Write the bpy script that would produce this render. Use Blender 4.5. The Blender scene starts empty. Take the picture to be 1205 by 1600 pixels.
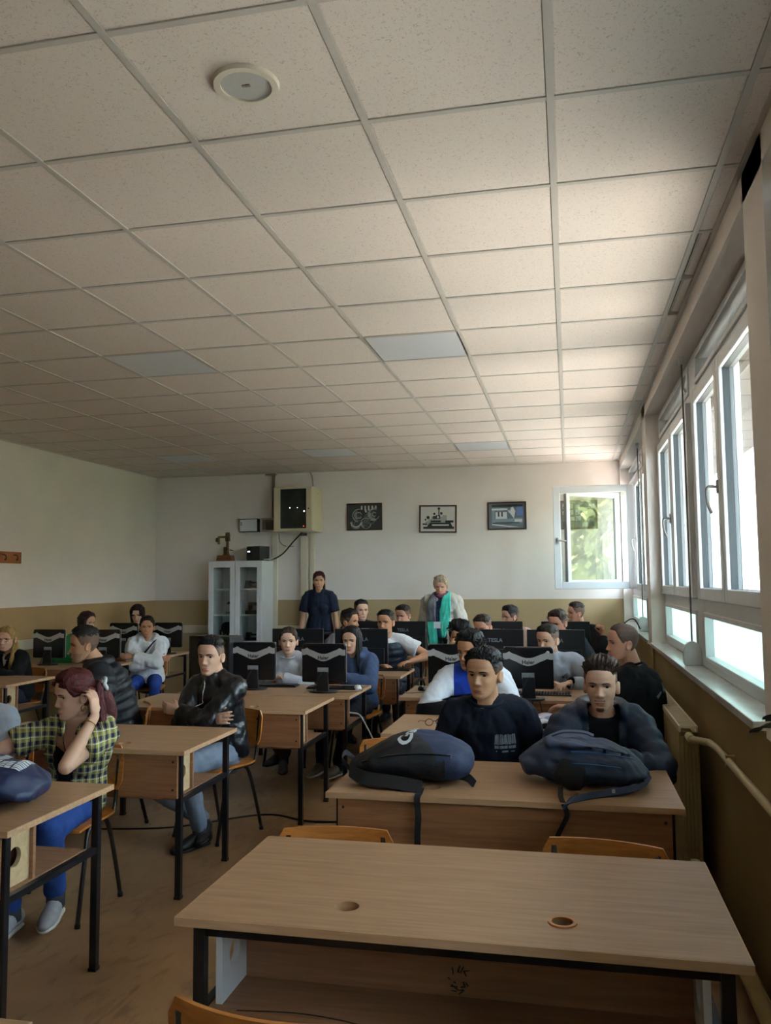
import bpy, bmesh, math, random
import numpy as np
from mathutils import Vector, Matrix
from mathutils.bvhtree import BVHTree
random.seed(7); rng = np.random.default_rng(7)
SC = bpy.context.scene; COL = SC.collection
PI = math.pi

# ------------------------------------------------------------------ camera, light, exposure
HC = 1.61
cam = bpy.data.objects.new('camera', bpy.data.cameras.new('camera')); COL.objects.link(cam); SC.camera = cam
yaw, pitch, roll = 0.214803152, 0.0823071909, -0.00854005083
_cy, _sy, _cp, _sp = math.cos(yaw), math.sin(yaw), math.cos(pitch), math.sin(pitch)
fw = Vector((-_sy*_cp, _cy*_cp, _sp)); rt = Vector((_cy, _sy, 0)); up = rt.cross(fw)
rt, up = math.cos(roll)*rt + math.sin(roll)*up, -math.sin(roll)*rt + math.cos(roll)*up
M = Matrix((rt, up, -fw)).transposed().to_4x4(); M.translation = (0, 0, HC)
cam.matrix_world = M
cam.data.sensor_fit = 'AUTO'; cam.data.sensor_width = 36; cam.data.lens = 1302.5657/1600*36
cam.data.clip_start = 0.05; cam.data.clip_end = 400

SC.view_settings.view_transform = 'Standard'; SC.view_settings.look = 'None'
SC.view_settings.gamma = 1; SC.view_settings.use_curve_mapping = False
SC.view_settings.exposure = 2.7

world = bpy.data.worlds.new('sky'); SC.world = world; world.use_nodes = True
wn = world.node_tree; wn.nodes['Background'].inputs[0].default_value = (0.72, 0.86, 1.0, 1)
wn.nodes['Background'].inputs[1].default_value = 3.0
sun = bpy.data.objects.new('sun', bpy.data.lights.new('sun', 'SUN')); COL.objects.link(sun)
sun.data.energy = 18; sun.data.angle = 0.02; sun.data.color = (1.0, 0.92, 0.84)
sun.rotation_euler = Vector((-0.22, 0.62, -0.75)).to_track_quat('-Z', 'Y').to_euler()

# ------------------------------------------------------------------ materials
def lin(c):
    if isinstance(c, str):
        c = c.lstrip('#'); c = [int(c[i:i+2], 16)/255 for i in (0, 2, 4)]
        return tuple(x/12.92 if x <= .04045 else ((x+.055)/1.055)**2.4 for x in c)
    return tuple(c)
_M = {}
def mat(name, col, rough=.6, metal=0, var=.12, scale=8, bump=.0, bscale=60, stretch=(1, 1, 1), spec=.5, emit=0, sheen=0):
    if name in _M: return _M[name]
    m = bpy.data.materials.new(name); m.use_nodes = True; _M[name] = m
    nt = m.node_tree; b = nt.nodes['Principled BSDF']
    c = lin(col)
    b.inputs['Roughness'].default_value = rough; b.inputs['Metallic'].default_value = metal
    b.inputs['Specular IOR Level'].default_value = spec
    if sheen: b.inputs['Sheen Weight'].default_value = sheen
    if emit:
        b.inputs['Emission Color'].default_value = (*c, 1); b.inputs['Emission Strength'].default_value = emit
    tc = nt.nodes.new('ShaderNodeTexCoord'); mp = nt.nodes.new('ShaderNodeMapping')
    mp.inputs['Scale'].default_value = stretch
    nt.links.new(tc.outputs['Object'], mp.inputs[0])
    if var:
        n = nt.nodes.new('ShaderNodeTexNoise'); n.inputs['Scale'].default_value = scale; n.inputs['Detail'].default_value = 5
        nt.links.new(mp.outputs[0], n.inputs['Vector'])
        r = nt.nodes.new('ShaderNodeValToRGB'); nt.links.new(n.outputs[0], r.inputs[0])
        r.color_ramp.elements[0].position = .3; r.color_ramp.elements[1].position = .7
        r.color_ramp.elements[0].color = (*[x*(1-var) for x in c], 1); r.color_ramp.elements[1].color = (*[min(1, x*(1+var)) for x in c], 1)
        nt.links.new(r.outputs[0], b.inputs['Base Color'])
    else: b.inputs['Base Color'].default_value = (*c, 1)
    if bump:
        n2 = nt.nodes.new('ShaderNodeTexNoise'); n2.inputs['Scale'].default_value = bscale; n2.inputs['Detail'].default_value = 4
        nt.links.new(mp.outputs[0], n2.inputs['Vector'])
        bp = nt.nodes.new('ShaderNodeBump'); bp.inputs['Strength'].default_value = bump; bp.inputs['Distance'].default_value = .01
        nt.links.new(n2.outputs[0], bp.inputs['Height']); nt.links.new(bp.outputs[0], b.inputs['Normal'])
    return m
def wood(name, c1, c2, rough=.42, sx=1.0):
    if name in _M: return _M[name]
    m = mat(name, c1, rough, var=0, bump=0); nt = m.node_tree; b = nt.nodes['Principled BSDF']
    tc = nt.nodes.new('ShaderNodeTexCoord'); mp = nt.nodes.new('ShaderNodeMapping'); mp.inputs['Scale'].default_value = (1.6*sx, 26, 26)
    oi = nt.nodes.new('ShaderNodeObjectInfo'); ad = nt.nodes.new('ShaderNodeVectorMath'); ad.operation = 'ADD'
    nt.links.new(tc.outputs['Object'], mp.inputs[0]); nt.links.new(mp.outputs[0], ad.inputs[0]); 
    ml = nt.nodes.new('ShaderNodeMath'); ml.operation = 'MULTIPLY'; ml.inputs[1].default_value = 40
    nt.links.new(oi.outputs['Random'], ml.inputs[0]); nt.links.new(ml.outputs[0], ad.inputs[1])
    n = nt.nodes.new('ShaderNodeTexNoise'); n.inputs['Scale'].default_value = 2.2; n.inputs['Detail'].default_value = 8; n.inputs['Distortion'].default_value = .6
    nt.links.new(ad.outputs[0], n.inputs['Vector'])
    r = nt.nodes.new('ShaderNodeValToRGB'); r.color_ramp.elements[0].position = .32; r.color_ramp.elements[1].position = .68
    r.color_ramp.elements[0].color = (*lin(c2), 1); r.color_ramp.elements[1].color = (*lin(c1), 1)
    nt.links.new(n.outputs[0], r.inputs[0]); nt.links.new(r.outputs[0], b.inputs['Base Color'])
    return m
M_TOP = wood('beech_laminate_top', '#b38c68', '#9f7854', .36)
M_PANEL = wood('beech_laminate_panel', '#a8754f', '#8d5e3d', .45)
M_SHELF = wood('beech_laminate_shelf', '#a87c5c', '#8f6749', .5)
M_PALE = wood('pale_particle_board', '#d2b58c', '#c3a47a', .6)
M_EDGE = wood('edge_band', '#cda682', '#b98f68', .5)
M_PLY = wood('varnished_plywood', '#c9803c', '#a8642a', .32)
M_BLACK = mat('black_enamel_steel', '#17161a', .38, var=.05)
M_BROWNTUBE = mat('dark_brown_tube', '#231a17', .3, var=.05)
M_PVC = mat('white_window_plastic', '#dcdfe2', .35, var=.02)
M_PLASTIC = mat('black_plastic', '#141417', .35, var=.04)
M_PLASTIC2 = mat('black_glossy_plastic', '#101015', .22, var=.03)
M_SILVER = mat('silver_plastic', '#b4b2ae', .35, var=.04, metal=.3)
M_WHITE = mat('white_laminate', '#dfe2e6', .35, var=.02)
M_CHROME = mat('chrome', '#c8c8c8', .2, metal=1, var=0)
M_TXTD = mat('dark_print', '#1b1714', .5, var=0)
M_TXTL = mat('pale_print', '#c9ccd2', .6, var=0)

def paint(name, c, var=.05):
    return mat(name, c, .75, var=var, scale=1.3, bump=.08, bscale=90, spec=.25)
M_WALL = paint('white_wall_paint', '#e8e0d9')
M_DADO = paint('ochre_dado_paint', '#b4966a', .08)
M_DADO2 = paint('ochre_oil_paint_by_window', '#8f7a4e', .18);  # dado ochre darkened, backlight shade put into the colour
M_CEIL = mat('ceiling_tile', '#e5dad2', .9, var=0, spec=.1)
def _tile():
    nt = M_CEIL.node_tree; b = nt.nodes['Principled BSDF']; tc = nt.nodes.new('ShaderNodeTexCoord')
    oi = nt.nodes.new('ShaderNodeObjectInfo'); ad = nt.nodes.new('ShaderNodeVectorMath'); ad.operation = 'ADD'
    nt.links.new(tc.outputs['Object'], ad.inputs[0]); ml = nt.nodes.new('ShaderNodeMath'); ml.operation = 'MULTIPLY'; ml.inputs[1].default_value = 30
    nt.links.new(oi.outputs['Random'], ml.inputs[0]); nt.links.new(ml.outputs[0], ad.inputs[1])
    n = nt.nodes.new('ShaderNodeTexNoise'); n.inputs['Scale'].default_value = 105; n.inputs['Detail'].default_value = 1.5; n.inputs['Distortion'].default_value = 1.5
    nt.links.new(ad.outputs[0], n.inputs['Vector'])
    r = nt.nodes.new('ShaderNodeValToRGB'); r.color_ramp.elements[0].position = .60; r.color_ramp.elements[1].position = .68
    c = lin('#e5dad2'); r.color_ramp.elements[0].color = (*c, 1); r.color_ramp.elements[1].color = (*[x*.72 for x in c], 1)
    nt.links.new(n.outputs[0], r.inputs[0]); nt.links.new(r.outputs[0], b.inputs['Base Color'])
_tile()
M_GRID = mat('ceiling_grid_bar', '#c6c0b9', .5, var=.02)
M_LED = mat('opal_diffuser', '#d8dbe2', .3, var=0)
def _floor():
    m = mat('worn_linoleum', '#8f7552', .42, var=0); nt = m.node_tree; b = nt.nodes['Principled BSDF']
    tc = nt.nodes.new('ShaderNodeTexCoord')
    def noise(s, d, dist=0, sc=(1, 1, 1)):
        mp = nt.nodes.new('ShaderNodeMapping'); mp.inputs['Scale'].default_value = sc; nt.links.new(tc.outputs['Object'], mp.inputs[0])
        n = nt.nodes.new('ShaderNodeTexNoise'); n.inputs['Scale'].default_value = s; n.inputs['Detail'].default_value = d; n.inputs['Distortion'].default_value = dist
        nt.links.new(mp.outputs[0], n.inputs['Vector']); return n
    n1 = noise(1.1, 6, .8); r1 = nt.nodes.new('ShaderNodeValToRGB'); nt.links.new(n1.outputs[0], r1.inputs[0])
    r1.color_ramp.elements[0].position = .33; r1.color_ramp.elements[1].position = .7
    r1.color_ramp.elements[0].color = (*lin('#8c6c4d'), 1); r1.color_ramp.elements[1].color = (*lin('#c39d70'), 1)
    n2 = noise(9, 8, 2, (1, .35, 1)); r2 = nt.nodes.new('ShaderNodeValToRGB'); nt.links.new(n2.outputs[0], r2.inputs[0])
    r2.color_ramp.elements[0].position = .30; r2.color_ramp.elements[1].position = .46
    r2.color_ramp.elements[0].color = (.62, .6, .58, 1); r2.color_ramp.elements[1].color = (1, 1, 1, 1)
    n3 = noise(120, 2); r3 = nt.nodes.new('ShaderNodeValToRGB'); nt.links.new(n3.outputs[0], r3.inputs[0])
    r3.color_ramp.elements[0].color = (.9, .9, .9, 1)
    mx = nt.nodes.new('ShaderNodeMix'); mx.data_type = 'RGBA'; mx.blend_type = 'MULTIPLY'; mx.inputs[0].default_value = .8
    nt.links.new(r1.outputs[0], mx.inputs[6]); nt.links.new(r2.outputs[0], mx.inputs[7])
    mx2 = nt.nodes.new('ShaderNodeMix'); mx2.data_type = 'RGBA'; mx2.blend_type = 'MULTIPLY'; mx2.inputs[0].default_value = .7
    nt.links.new(mx.outputs[2], mx2.inputs[6]); nt.links.new(r3.outputs[0], mx2.inputs[7]); nt.links.new(mx2.outputs[2], b.inputs['Base Color'])
    return m
M_FLOOR = _floor()
def _glass(name='window_glass', base=.045):
    m = bpy.data.materials.new(name); m.use_nodes = True; nt = m.node_tree; nt.nodes.clear()
    o = nt.nodes.new('ShaderNodeOutputMaterial'); t = nt.nodes.new('ShaderNodeBsdfTransparent'); g = nt.nodes.new('ShaderNodeBsdfGlossy')
    g.inputs['Roughness'].default_value = 0; t.inputs[0].default_value = (.93, .97, .96, 1)
    f = nt.nodes.new('ShaderNodeLayerWeight'); mx = nt.nodes.new('ShaderNodeMixShader')
    pw = nt.nodes.new('ShaderNodeMath'); pw.operation = 'POWER'; pw.inputs[1].default_value = 4.5; f.inputs[0].default_value = .5
    ml = nt.nodes.new('ShaderNodeMath'); ml.operation = 'MULTIPLY_ADD'; ml.inputs[1].default_value = .85; ml.inputs[2].default_value = base; ml.use_clamp = True
    nt.links.new(f.outputs['Facing'], pw.inputs[0]); nt.links.new(pw.outputs[0], ml.inputs[0]); nt.links.new(ml.outputs[0], mx.inputs[0]); nt.links.new(t.outputs[0], mx.inputs[1]); nt.links.new(g.outputs[0], mx.inputs[2]); nt.links.new(mx.outputs[0], o.inputs[0])
    return m
M_GLASS = _glass(); M_GLASS2 = _glass('open_sash_glass', .14)
def _frost():
    m = bpy.data.materials.new('frosted_glass'); m.use_nodes = True; nt = m.node_tree; nt.nodes.clear()
    o = nt.nodes.new('ShaderNodeOutputMaterial'); t = nt.nodes.new('ShaderNodeBsdfTranslucent'); g = nt.nodes.new('ShaderNodeBsdfDiffuse')
    t.inputs[0].default_value = (.50, .60, .57, 1); g.inputs[0].default_value = (.75, .8, .78, 1); mx = nt.nodes.new('ShaderNodeMixShader'); mx.inputs[0].default_value = .2
    nt.links.new(t.outputs[0], mx.inputs[1]); nt.links.new(g.outputs[0], mx.inputs[2]); nt.links.new(mx.outputs[0], o.inputs[0])
    return m
M_FROST = _frost()

# ------------------------------------------------------------------ mesh helpers
class MB:
    def __init__(s): s.v = []; s.f = []; s.mi = []
    def add(s, v, f, mi=0):
        o = len(s.v); s.v += [tuple(map(float, p)) for p in v]; s.f += [tuple(i+o for i in q) for q in f]; s.mi += [mi]*len(f); return s
    def box(s, x0, x1, y0, y1, z0, z1, mi=0):
        return s.add([(x, y, z) for z in (z0, z1) for y in (y0, y1) for x in (x0, x1)],
                     [(0, 2, 3, 1), (4, 5, 7, 6), (0, 1, 5, 4), (2, 6, 7, 3), (0, 4, 6, 2), (1, 3, 7, 5)], mi)
    def obox(s, c, dx, dy, dz, R=None, mi=0):
        R = R or Matrix.Identity(3); c = Vector(c)
        return s.add([c + R @ Vector((x*dx/2, y*dy/2, z*dz/2)) for z in (-1, 1) for y in (-1, 1) for x in (-1, 1)],
                     [(0, 2, 3, 1), (4, 5, 7, 6), (0, 1, 5, 4), (2, 6, 7, 3), (0, 4, 6, 2), (1, 3, 7, 5)], mi)
    def tube(s, path, r, n=10, ry=None, ref=None, mi=0, round_ends=False):
        v, f = loft(path, r, ry, ref, n, round_ends); return s.add(v, f, mi)
    def cyl(s, p0, p1, r0, r1=None, n=20, mi=0): return s.tube([p0, p1], [r0, r0 if r1 is None else r1], n, mi=mi)
    def prism(s, poly, z0, z1, axis='z', mi=0):
        n = len(poly); P = lambda a, b, c: {'z': (a, b, c), 'y': (a, c, b), 'x': (c, a, b)}[axis]
        return s.add([P(a, b, z0) for a, b in poly]+[P(a, b, z1) for a, b in poly],
                     [tuple(range(n))[::-1], tuple(range(n, 2*n))]+[(i, (i+1) % n, n+(i+1) % n, n+i) for i in range(n)], mi)
    def build(s, name, m, parent=None, bevel=0, smooth=False, loc=None, fix=True, seg=2, auto=None):
        return build(name, s.v, s.f, m, parent, bevel, smooth, loc, s.mi, fix, seg, auto)
def build(name, v, f, m, parent=None, bevel=0, smooth=False, loc=None, mi=None, fix=True, seg=2, auto=None):
    me = bpy.data.meshes.new(name); me.from_pydata([tuple(map(float, p)) for p in v], [], [tuple(map(int, q)) for q in f])
    for k in (m if isinstance(m, (list, tuple)) else [m]): me.materials.append(k)
    if mi is not None and any(mi): me.polygons.foreach_set('material_index', list(mi))
    if fix:
        b = bmesh.new(); b.from_mesh(me); bmesh.ops.recalc_face_normals(b, faces=b.faces); b.to_mesh(me); b.free()
    if smooth: me.polygons.foreach_set('use_smooth', [True]*len(me.polygons))
    if auto: me.set_sharp_from_angle(angle=math.radians(auto))
    me.update()
    o = bpy.data.objects.new(name, me); COL.objects.link(o)
    if loc is not None: o.location = loc
    if parent is not None: o.parent = parent
    if bevel:
        d = o.modifiers.new('bevel', 'BEVEL'); d.width = bevel; d.segments = seg; d.limit_method = 'ANGLE'
        d.harden_normals = False
    return o
def loft(path, r, ry=None, ref=None, n=10, round_ends=False):
    P = np.array([tuple(p) for p in path], float); k = len(P)
    r = np.full(k, r, float) if np.isscalar(r) else np.array(r, float)
    ry = r if ry is None else (np.full(k, ry, float) if np.isscalar(ry) else np.array(ry, float))
    if round_ends:
        d0 = P[0]-P[1]; d0 /= np.linalg.norm(d0)+1e-9; d1 = P[-1]-P[-2]; d1 /= np.linalg.norm(d1)+1e-9
        e0, e1 = min(r[0], ry[0]), min(r[-1], ry[-1])
        P = np.vstack([P[0]+d0*e0*.95, P[0]+d0*e0*.7, P, P[-1]+d1*e1*.7, P[-1]+d1*e1*.95])
        q = lambda a: np.concatenate([[a[0]*.3, a[0]*.72], a, [a[-1]*.72, a[-1]*.3]])
        r, ry = q(r), q(ry); k += 4
    T = np.gradient(P, axis=0); T /= np.linalg.norm(T, axis=1)[:, None]+1e-12
    a = np.array(ref if ref is not None else ((1, 0, 0) if abs(T[0][0]) < .9 else (0, 1, 0)), float)
    V = []; th = np.linspace(0, 2*PI, n, endpoint=False)
    for i in range(k):
        if ref is not None: a = np.array(ref, float)
        s = a-T[i]*(a@T[i]); s /= np.linalg.norm(s)+1e-12; u = np.cross(T[i], s); a = s
        V.append(P[i]+np.outer(np.cos(th)*r[i], s)+np.outer(np.sin(th)*ry[i], u))
    V = np.vstack(V); F = []
    for i in range(k-1):
        for j in range(n):
            F.append((i*n+j, i*n+(j+1) % n, (i+1)*n+(j+1) % n, (i+1)*n+j))
    F.append(tuple(range(n))[::-1]); F.append(tuple(range((k-1)*n, k*n)))
    return V, F
def spline(pts, n=8):
    P = [np.array(p, float) for p in pts]; P = [2*P[0]-P[1]]+P+[2*P[-1]-P[-2]]; out = []
    for i in range(1, len(P)-2):
        for t in np.linspace(0, 1, n, endpoint=False):
            a, b, c, d = P[i-1:i+3]; out.append(.5*((2*b)+(-a+c)*t+(2*a-5*b+4*c-d)*t*t+(-a+3*b-3*c+d)*t**3))
    out.append(P[-2]); return out
def plate_holes(mb, x0, x1, y0, y1, z0, z1, holes, mi=0):
    "slab in x,y with round holes (cx, cy, r), sorted by cx"
    hs = sorted(holes); xs = x0
    def cell(cx, cy, r, e, n=32):
        th = [2*PI*i/n+PI/4 for i in range(n)]
        inn = [(cx+r*math.cos(t), cy+r*math.sin(t)) for t in th]
        def sq(t):
            c, s_ = math.cos(t), math.sin(t); k = e/max(abs(c), abs(s_)); return (cx+c*k, cy+s_*k)
        out = [sq(t) for t in th]; v = []; f = []
        for z in (z0, z1): v += [(a, b, z) for a, b in inn]+[(a, b, z) for a, b in out]
        for i in range(n):
            j = (i+1) % n
            f += [(2*n+i, 2*n+j, 3*n+j, 3*n+i), (i, n+i, n+j, j), (i, j, 2*n+j, 2*n+i), (n+i, 3*n+i, 3*n+j, n+j)]
        mb.add(v, f, mi)
    for cx, cy, r in hs:
        e = r*1.5
        if cx-e > xs: mb.box(xs, cx-e, y0, y1, z0, z1, mi)
        if cy-e > y0+1e-6: mb.box(cx-e, cx+e, y0, cy-e, z0, z1, mi)
        if cy+e < y1-1e-6: mb.box(cx-e, cx+e, cy+e, y1, z0, z1, mi)
        cell(cx, cy, r, e); xs = cx+e
    if x1 > xs: mb.box(xs, x1, y0, y1, z0, z1, mi)
    return mb
def empty(name, label, cat, loc=(0, 0, 0), rz=0, group=None):
    o = bpy.data.objects.new(name, None); COL.objects.link(o); o.location = loc; o.rotation_euler = (0, 0, rz)
    return tag(o, label, cat, group)
def tag(o, label, cat, group=None):
    o['label'] = label; o['category'] = cat
    if group: o['group'] = group
    return o
def struct(o): o['kind'] = 'structure'; return o
def kids(o): return [c for c in bpy.data.objects if c.parent == o]
def copy_tree(o, loc, rz, label, group=None):
    def rec(x, par):
        c = x.copy(); COL.objects.link(c)
        if par is not None: c.parent = par
        for ch in x.children: rec(ch, c)
        return c
    r = rec(o, None); r.location = loc; r.rotation_euler = (0, 0, rz); r['label'] = label
    if group: r['group'] = group
    return r
def text2d(s, size, shear=0, bold=0):
    cu = bpy.data.curves.new('t', 'FONT'); cu.body = s; cu.size = size; cu.align_x = 'CENTER'; cu.align_y = 'CENTER'; cu.shear = shear; cu.offset = bold; cu.resolution_u = 3
    o = bpy.data.objects.new('t', cu); COL.objects.link(o); dg = bpy.context.evaluated_depsgraph_get(); dg.update()
    me = o.evaluated_get(dg).to_mesh(); v = [(p.co.x, p.co.y) for p in me.vertices]; f = [tuple(p.vertices) for p in me.polygons]
    o.evaluated_get(dg).to_mesh_clear(); bpy.data.objects.remove(o); bpy.data.curves.remove(cu)
    return v, f
def text_on(name, s, size, o, u, v, m, parent, bold=0, shear=0, sub=0):
    "flat lettering in the plane o + x*u + y*v"
    vv, ff = text2d(s, size, shear, bold); o, u, v = map(Vector, (o, u, v))
    return build(name, [o+u*x+v*y for x, y in vv], ff, m, parent, fix=False)
def bvh_of(o):
    me = o.data; return BVHTree.FromPolygons([v.co for v in me.vertices], [tuple(p.vertices) for p in me.polygons])
def decal(name, vv, ff, o, u, v, m, parent, bvh, off=.002, mi=None):
    "flat print pressed along u x v onto a surface"
    o, u, v = map(Vector, (o, u, v)); n = u.cross(v).normalized(); P = []
    for x, y in vv:
        q = o+u*x+v*y; h = bvh.ray_cast(q+n*.3, -n)
        P.append((h[0]+n*off) if h[0] is not None else q)
    return build(name, P, ff, m, parent, fix=False, mi=mi)
def subdiv2d(vv, ff, cuts=1):
    b = bmesh.new(); V = [b.verts.new((x, y, 0)) for x, y in vv]
    for q in ff:
        try: b.faces.new([V[i] for i in q])
        except ValueError: pass
    bmesh.ops.subdivide_edges(b, edges=b.edges, cuts=cuts, use_grid_fill=True); b.verts.index_update()
    r = [(p.co.x, p.co.y) for p in b.verts], [tuple(p.index for p in q.verts) for q in b.faces]; b.free(); return r
# ------------------------------------------------------------------ the room
XL, XR, YF, YB, ZC = -5.85, 0.68, 11.12, -1.6, 3.138
struct(MB().box(XL-.2, 1.0, YB-.2, YF+.2, -.2, 0).build('floor', M_FLOOR))
ZD = 1.356
def painted(name, x0, x1, y0, y1, z1=3.35, dado=None):
    return struct(MB().box(x0, x1, y0, y1, 0, ZD, 1).box(x0, x1, y0, y1, ZD, z1, 0).build(name, [M_WALL, dado or M_DADO]))
painted('wall_left', XL-.2, XL, YB-.2, YF+.2)
painted('wall_back', XL, 1.0, YF, YF+.2, dado=paint('pale_ochre_dado_paint', '#b9a47e', .08))  # dado paled and greyed here, glare on the back wall painted in
painted('wall_front', XL, 1.0, YB-.2, YB)
# window wall: parapet, pilasters, lintel
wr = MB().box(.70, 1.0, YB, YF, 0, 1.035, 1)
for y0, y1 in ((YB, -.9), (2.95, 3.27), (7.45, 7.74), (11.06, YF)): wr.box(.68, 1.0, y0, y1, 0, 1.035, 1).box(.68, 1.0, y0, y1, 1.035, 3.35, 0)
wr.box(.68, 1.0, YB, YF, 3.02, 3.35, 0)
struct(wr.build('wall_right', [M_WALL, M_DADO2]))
M_MARBLE = mat('pale_marble', '#cfd0cf', .14, var=.1, scale=5, stretch=(3, 1, 1))
for k, (y0, y1) in enumerate(((-.9, 2.86), (3.42, 7.45), (7.74, 11.06)), 1):
    struct(MB().box(.665, .86, y0, y1, 1.035, 1.07).build('trim_%d' % k, M_MARBLE, bevel=.004))

# suspended ceiling: a tile is a part, a bar is a part
cl = struct(MB().box(XL, .95, YB, YF, 3.17, 3.3).build('ceiling', paint('plenum_paint', '#3a3836')))  # slab painted dark to stand for shade in the tile gaps
GX, GY = .6066, .6
gx = [XL]+[-.017+GX*i for i in range(-9, 2)]+[XR]; gy = [YB]+[2.595+GY*k for k in range(-6, 15)]+[YF]
LED = {(-2, 4), (-5, 4), (-5, 11), (-2, 11), (-8, 11)}
lights = []
tcache = {}
for a in range(len(gx)-1):
    for b in range(len(gy)-1):
        x0, x1, y0, y1 = gx[a]+.004, gx[a+1]-.004, gy[b]+.004, gy[b+1]-.004; i, k = a-10, b-7
        if x1-x0 < .02: continue
        if (i, k) in LED: lights.append((x0, x1, y0, y1)); continue
        key = (round(x1-x0, 3), round(y1-y0, 3))
        if key not in tcache:
            w, d = (x1-x0)/2, (y1-y0)/2; mb = MB()
            mb.add([(-w, -d, .004), (w, -d, .004), (w, d, .004), (-w, d, .004), (-w+.012, -d+.012, -.002), (w-.012, -d+.012, -.002), (w-.012, d-.012, -.002), (-w+.012, d-.012, -.002), (-w, -d, .02), (w, -d, .02), (w, d, .02), (-w, d, .02)],
                   [(4, 5, 6, 7), (0, 1, 5, 4), (1, 2, 6, 5), (2, 3, 7, 6), (3, 0, 4, 7), (8, 9, 1, 0), (9, 10, 2, 1), (10, 11, 3, 2), (11, 8, 0, 3), (8, 11, 10, 9)])
            o = mb.build('ceiling_tile', M_CEIL, cl); tcache[key] = o.data
        else:
            o = bpy.data.objects.new('ceiling_tile', tcache[key]); COL.objects.link(o); o.parent = cl
        o.location = ((x0+x1)/2, (y0+y1)/2, ZC+.003)
        if i == 1 and k in (2, 3): o.location.x += .016; o.location.z += .014; o.scale.x = .80; o.rotation_euler = (0, math.radians(5), 0)
for x in gx[1:-1]: MB().box(x-.012, x+.012, YB, YF, ZC-.003, ZC+.03).build('grid_bar', M_GRID, cl)
for y in gy[1:-1]: MB().box(XL, XR, y-.0115, y+.0115, ZC-.0022, ZC+.03).build('grid_bar', M_GRID, cl)
MB().box(XR-.02, XR, YB, YF, ZC-.006, ZC+.03).build('edge_trim', M_GRID, cl)
MB().box(XL, XL+.02, YB, YF, ZC-.006, ZC+.03).build('edge_trim', M_GRID, cl)
MB().box(XL, XR, YF-.02, YF, ZC-.006, ZC+.03).build('edge_trim', M_GRID, cl)
LL = ['flat ceiling light panel, palest one in the tile grid, above the middle of the room', 'ceiling light panel above the left rows, nearer of the two on that side', 'far ceiling light panel in front of the wall rack',
      'far ceiling light panel above the framed photos', 'far ceiling light panel near the left wall corner']
def nearest(x, y):
    pts = [(-.93, 5.27), (-2.73, 5.23), (-2.69, 9.33), (-.98, 9.4), (-4.46, 9.2)]
    return min(range(5), key=lambda q: (pts[q][0]-x)**2+(pts[q][1]-y)**2)
for x0, x1, y0, y1 in lights:
    e = empty('ceiling_light', LL[nearest((x0+x1)/2, (y0+y1)/2)], 'light', ((x0+x1)/2, (y0+y1)/2, ZC), 0, 'ceiling light panels'); w, d = (x1-x0)/2, (y1-y0)/2
    MB().box(-w+.01, w-.01, -d+.01, d-.01, -.001, .015).build('diffuser', M_LED, e)
    fr = MB()
    for a in ((-w, w, -d, -d+.012), (-w, w, d-.012, d), (-w, -w+.012, -d, d), (w-.012, w, -d, d)): fr.box(*a, -.003, .02)
    fr.build('frame', M_GRID, e)
# ceiling speaker
e = empty('ceiling_speaker', 'round recessed loudspeaker with pale rim in a ceiling tile', 'speaker', (-.93, 2.303, ZC))
def ring(mb, r0, r1, z0, z1, n=48):
    v = []; f = []
    for i in range(n):
        c, s = math.cos(2*PI*i/n), math.sin(2*PI*i/n); v += [(r0*c, r0*s, z0), (r1*c, r1*s, z0), (r1*.96*c, r1*.96*s, z1), (r0*c, r0*s, z1)]
    for i in range(n):
        for q in range(4): f.append((i*4+q, i*4+(q+1) % 4, ((i+1) % n)*4+(q+1) % 4, ((i+1) % n)*4+q))
    return mb.add(v, f)
ring(MB(), .078, .103, .003, -.012).build('rim', mat('cream_plastic', '#dcd4c4', .5, var=.02), e, smooth=True, auto=40)
MB().cyl((0, 0, .003), (0, 0, -.006), .079, n=48).build('grille', mat('speaker_mesh', '#b9b8b6', .6, var=.1, scale=400), e, smooth=True, auto=40)
MB().box(-.012, .012, -.005, .005, -.008, -.005).build('badge', mat('badge_red', '#8f7f7a', .5, var=0), e)

# ------------------------------------------------------------------ windows
def wbox(mb, y0, y1, z0, z1, x0, x1): return mb.box(x0, x1, y0, y1, z0, z1)
def frame_rect(mb, y0, y1, z0, z1, w, x0, x1):
    mb.box(x0, x1, y0, y0+w, z0, z1); mb.box(x0, x1, y1-w, y1, z0, z1); mb.box(x0, x1, y0+w, y1-w, z0, z0+w); mb.box(x0, x1, y0+w, y1-w, z1-w, z1); return mb
def handle(parent, y, z, x=.765, name='handle', m=None):
    h = MB(); h.box(x-.006, x+.008, y-.014, y+.014, z-.035, z+.035)
    p = spline([(x, y, z), (x-.045, y, z), (x-.055, y, z-.03), (x-.05, y, z-.085), (x-.035, y, z-.13)], 5)
    h.tube(p, .011, 10, ry=.008, round_ends=True)
    return h.build(name, m or M_SILVER, parent, smooth=True, auto=50)
M_GASKET_SHADE = mat('grey_gasket_shade', '#43484a', .6, var=0)
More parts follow.
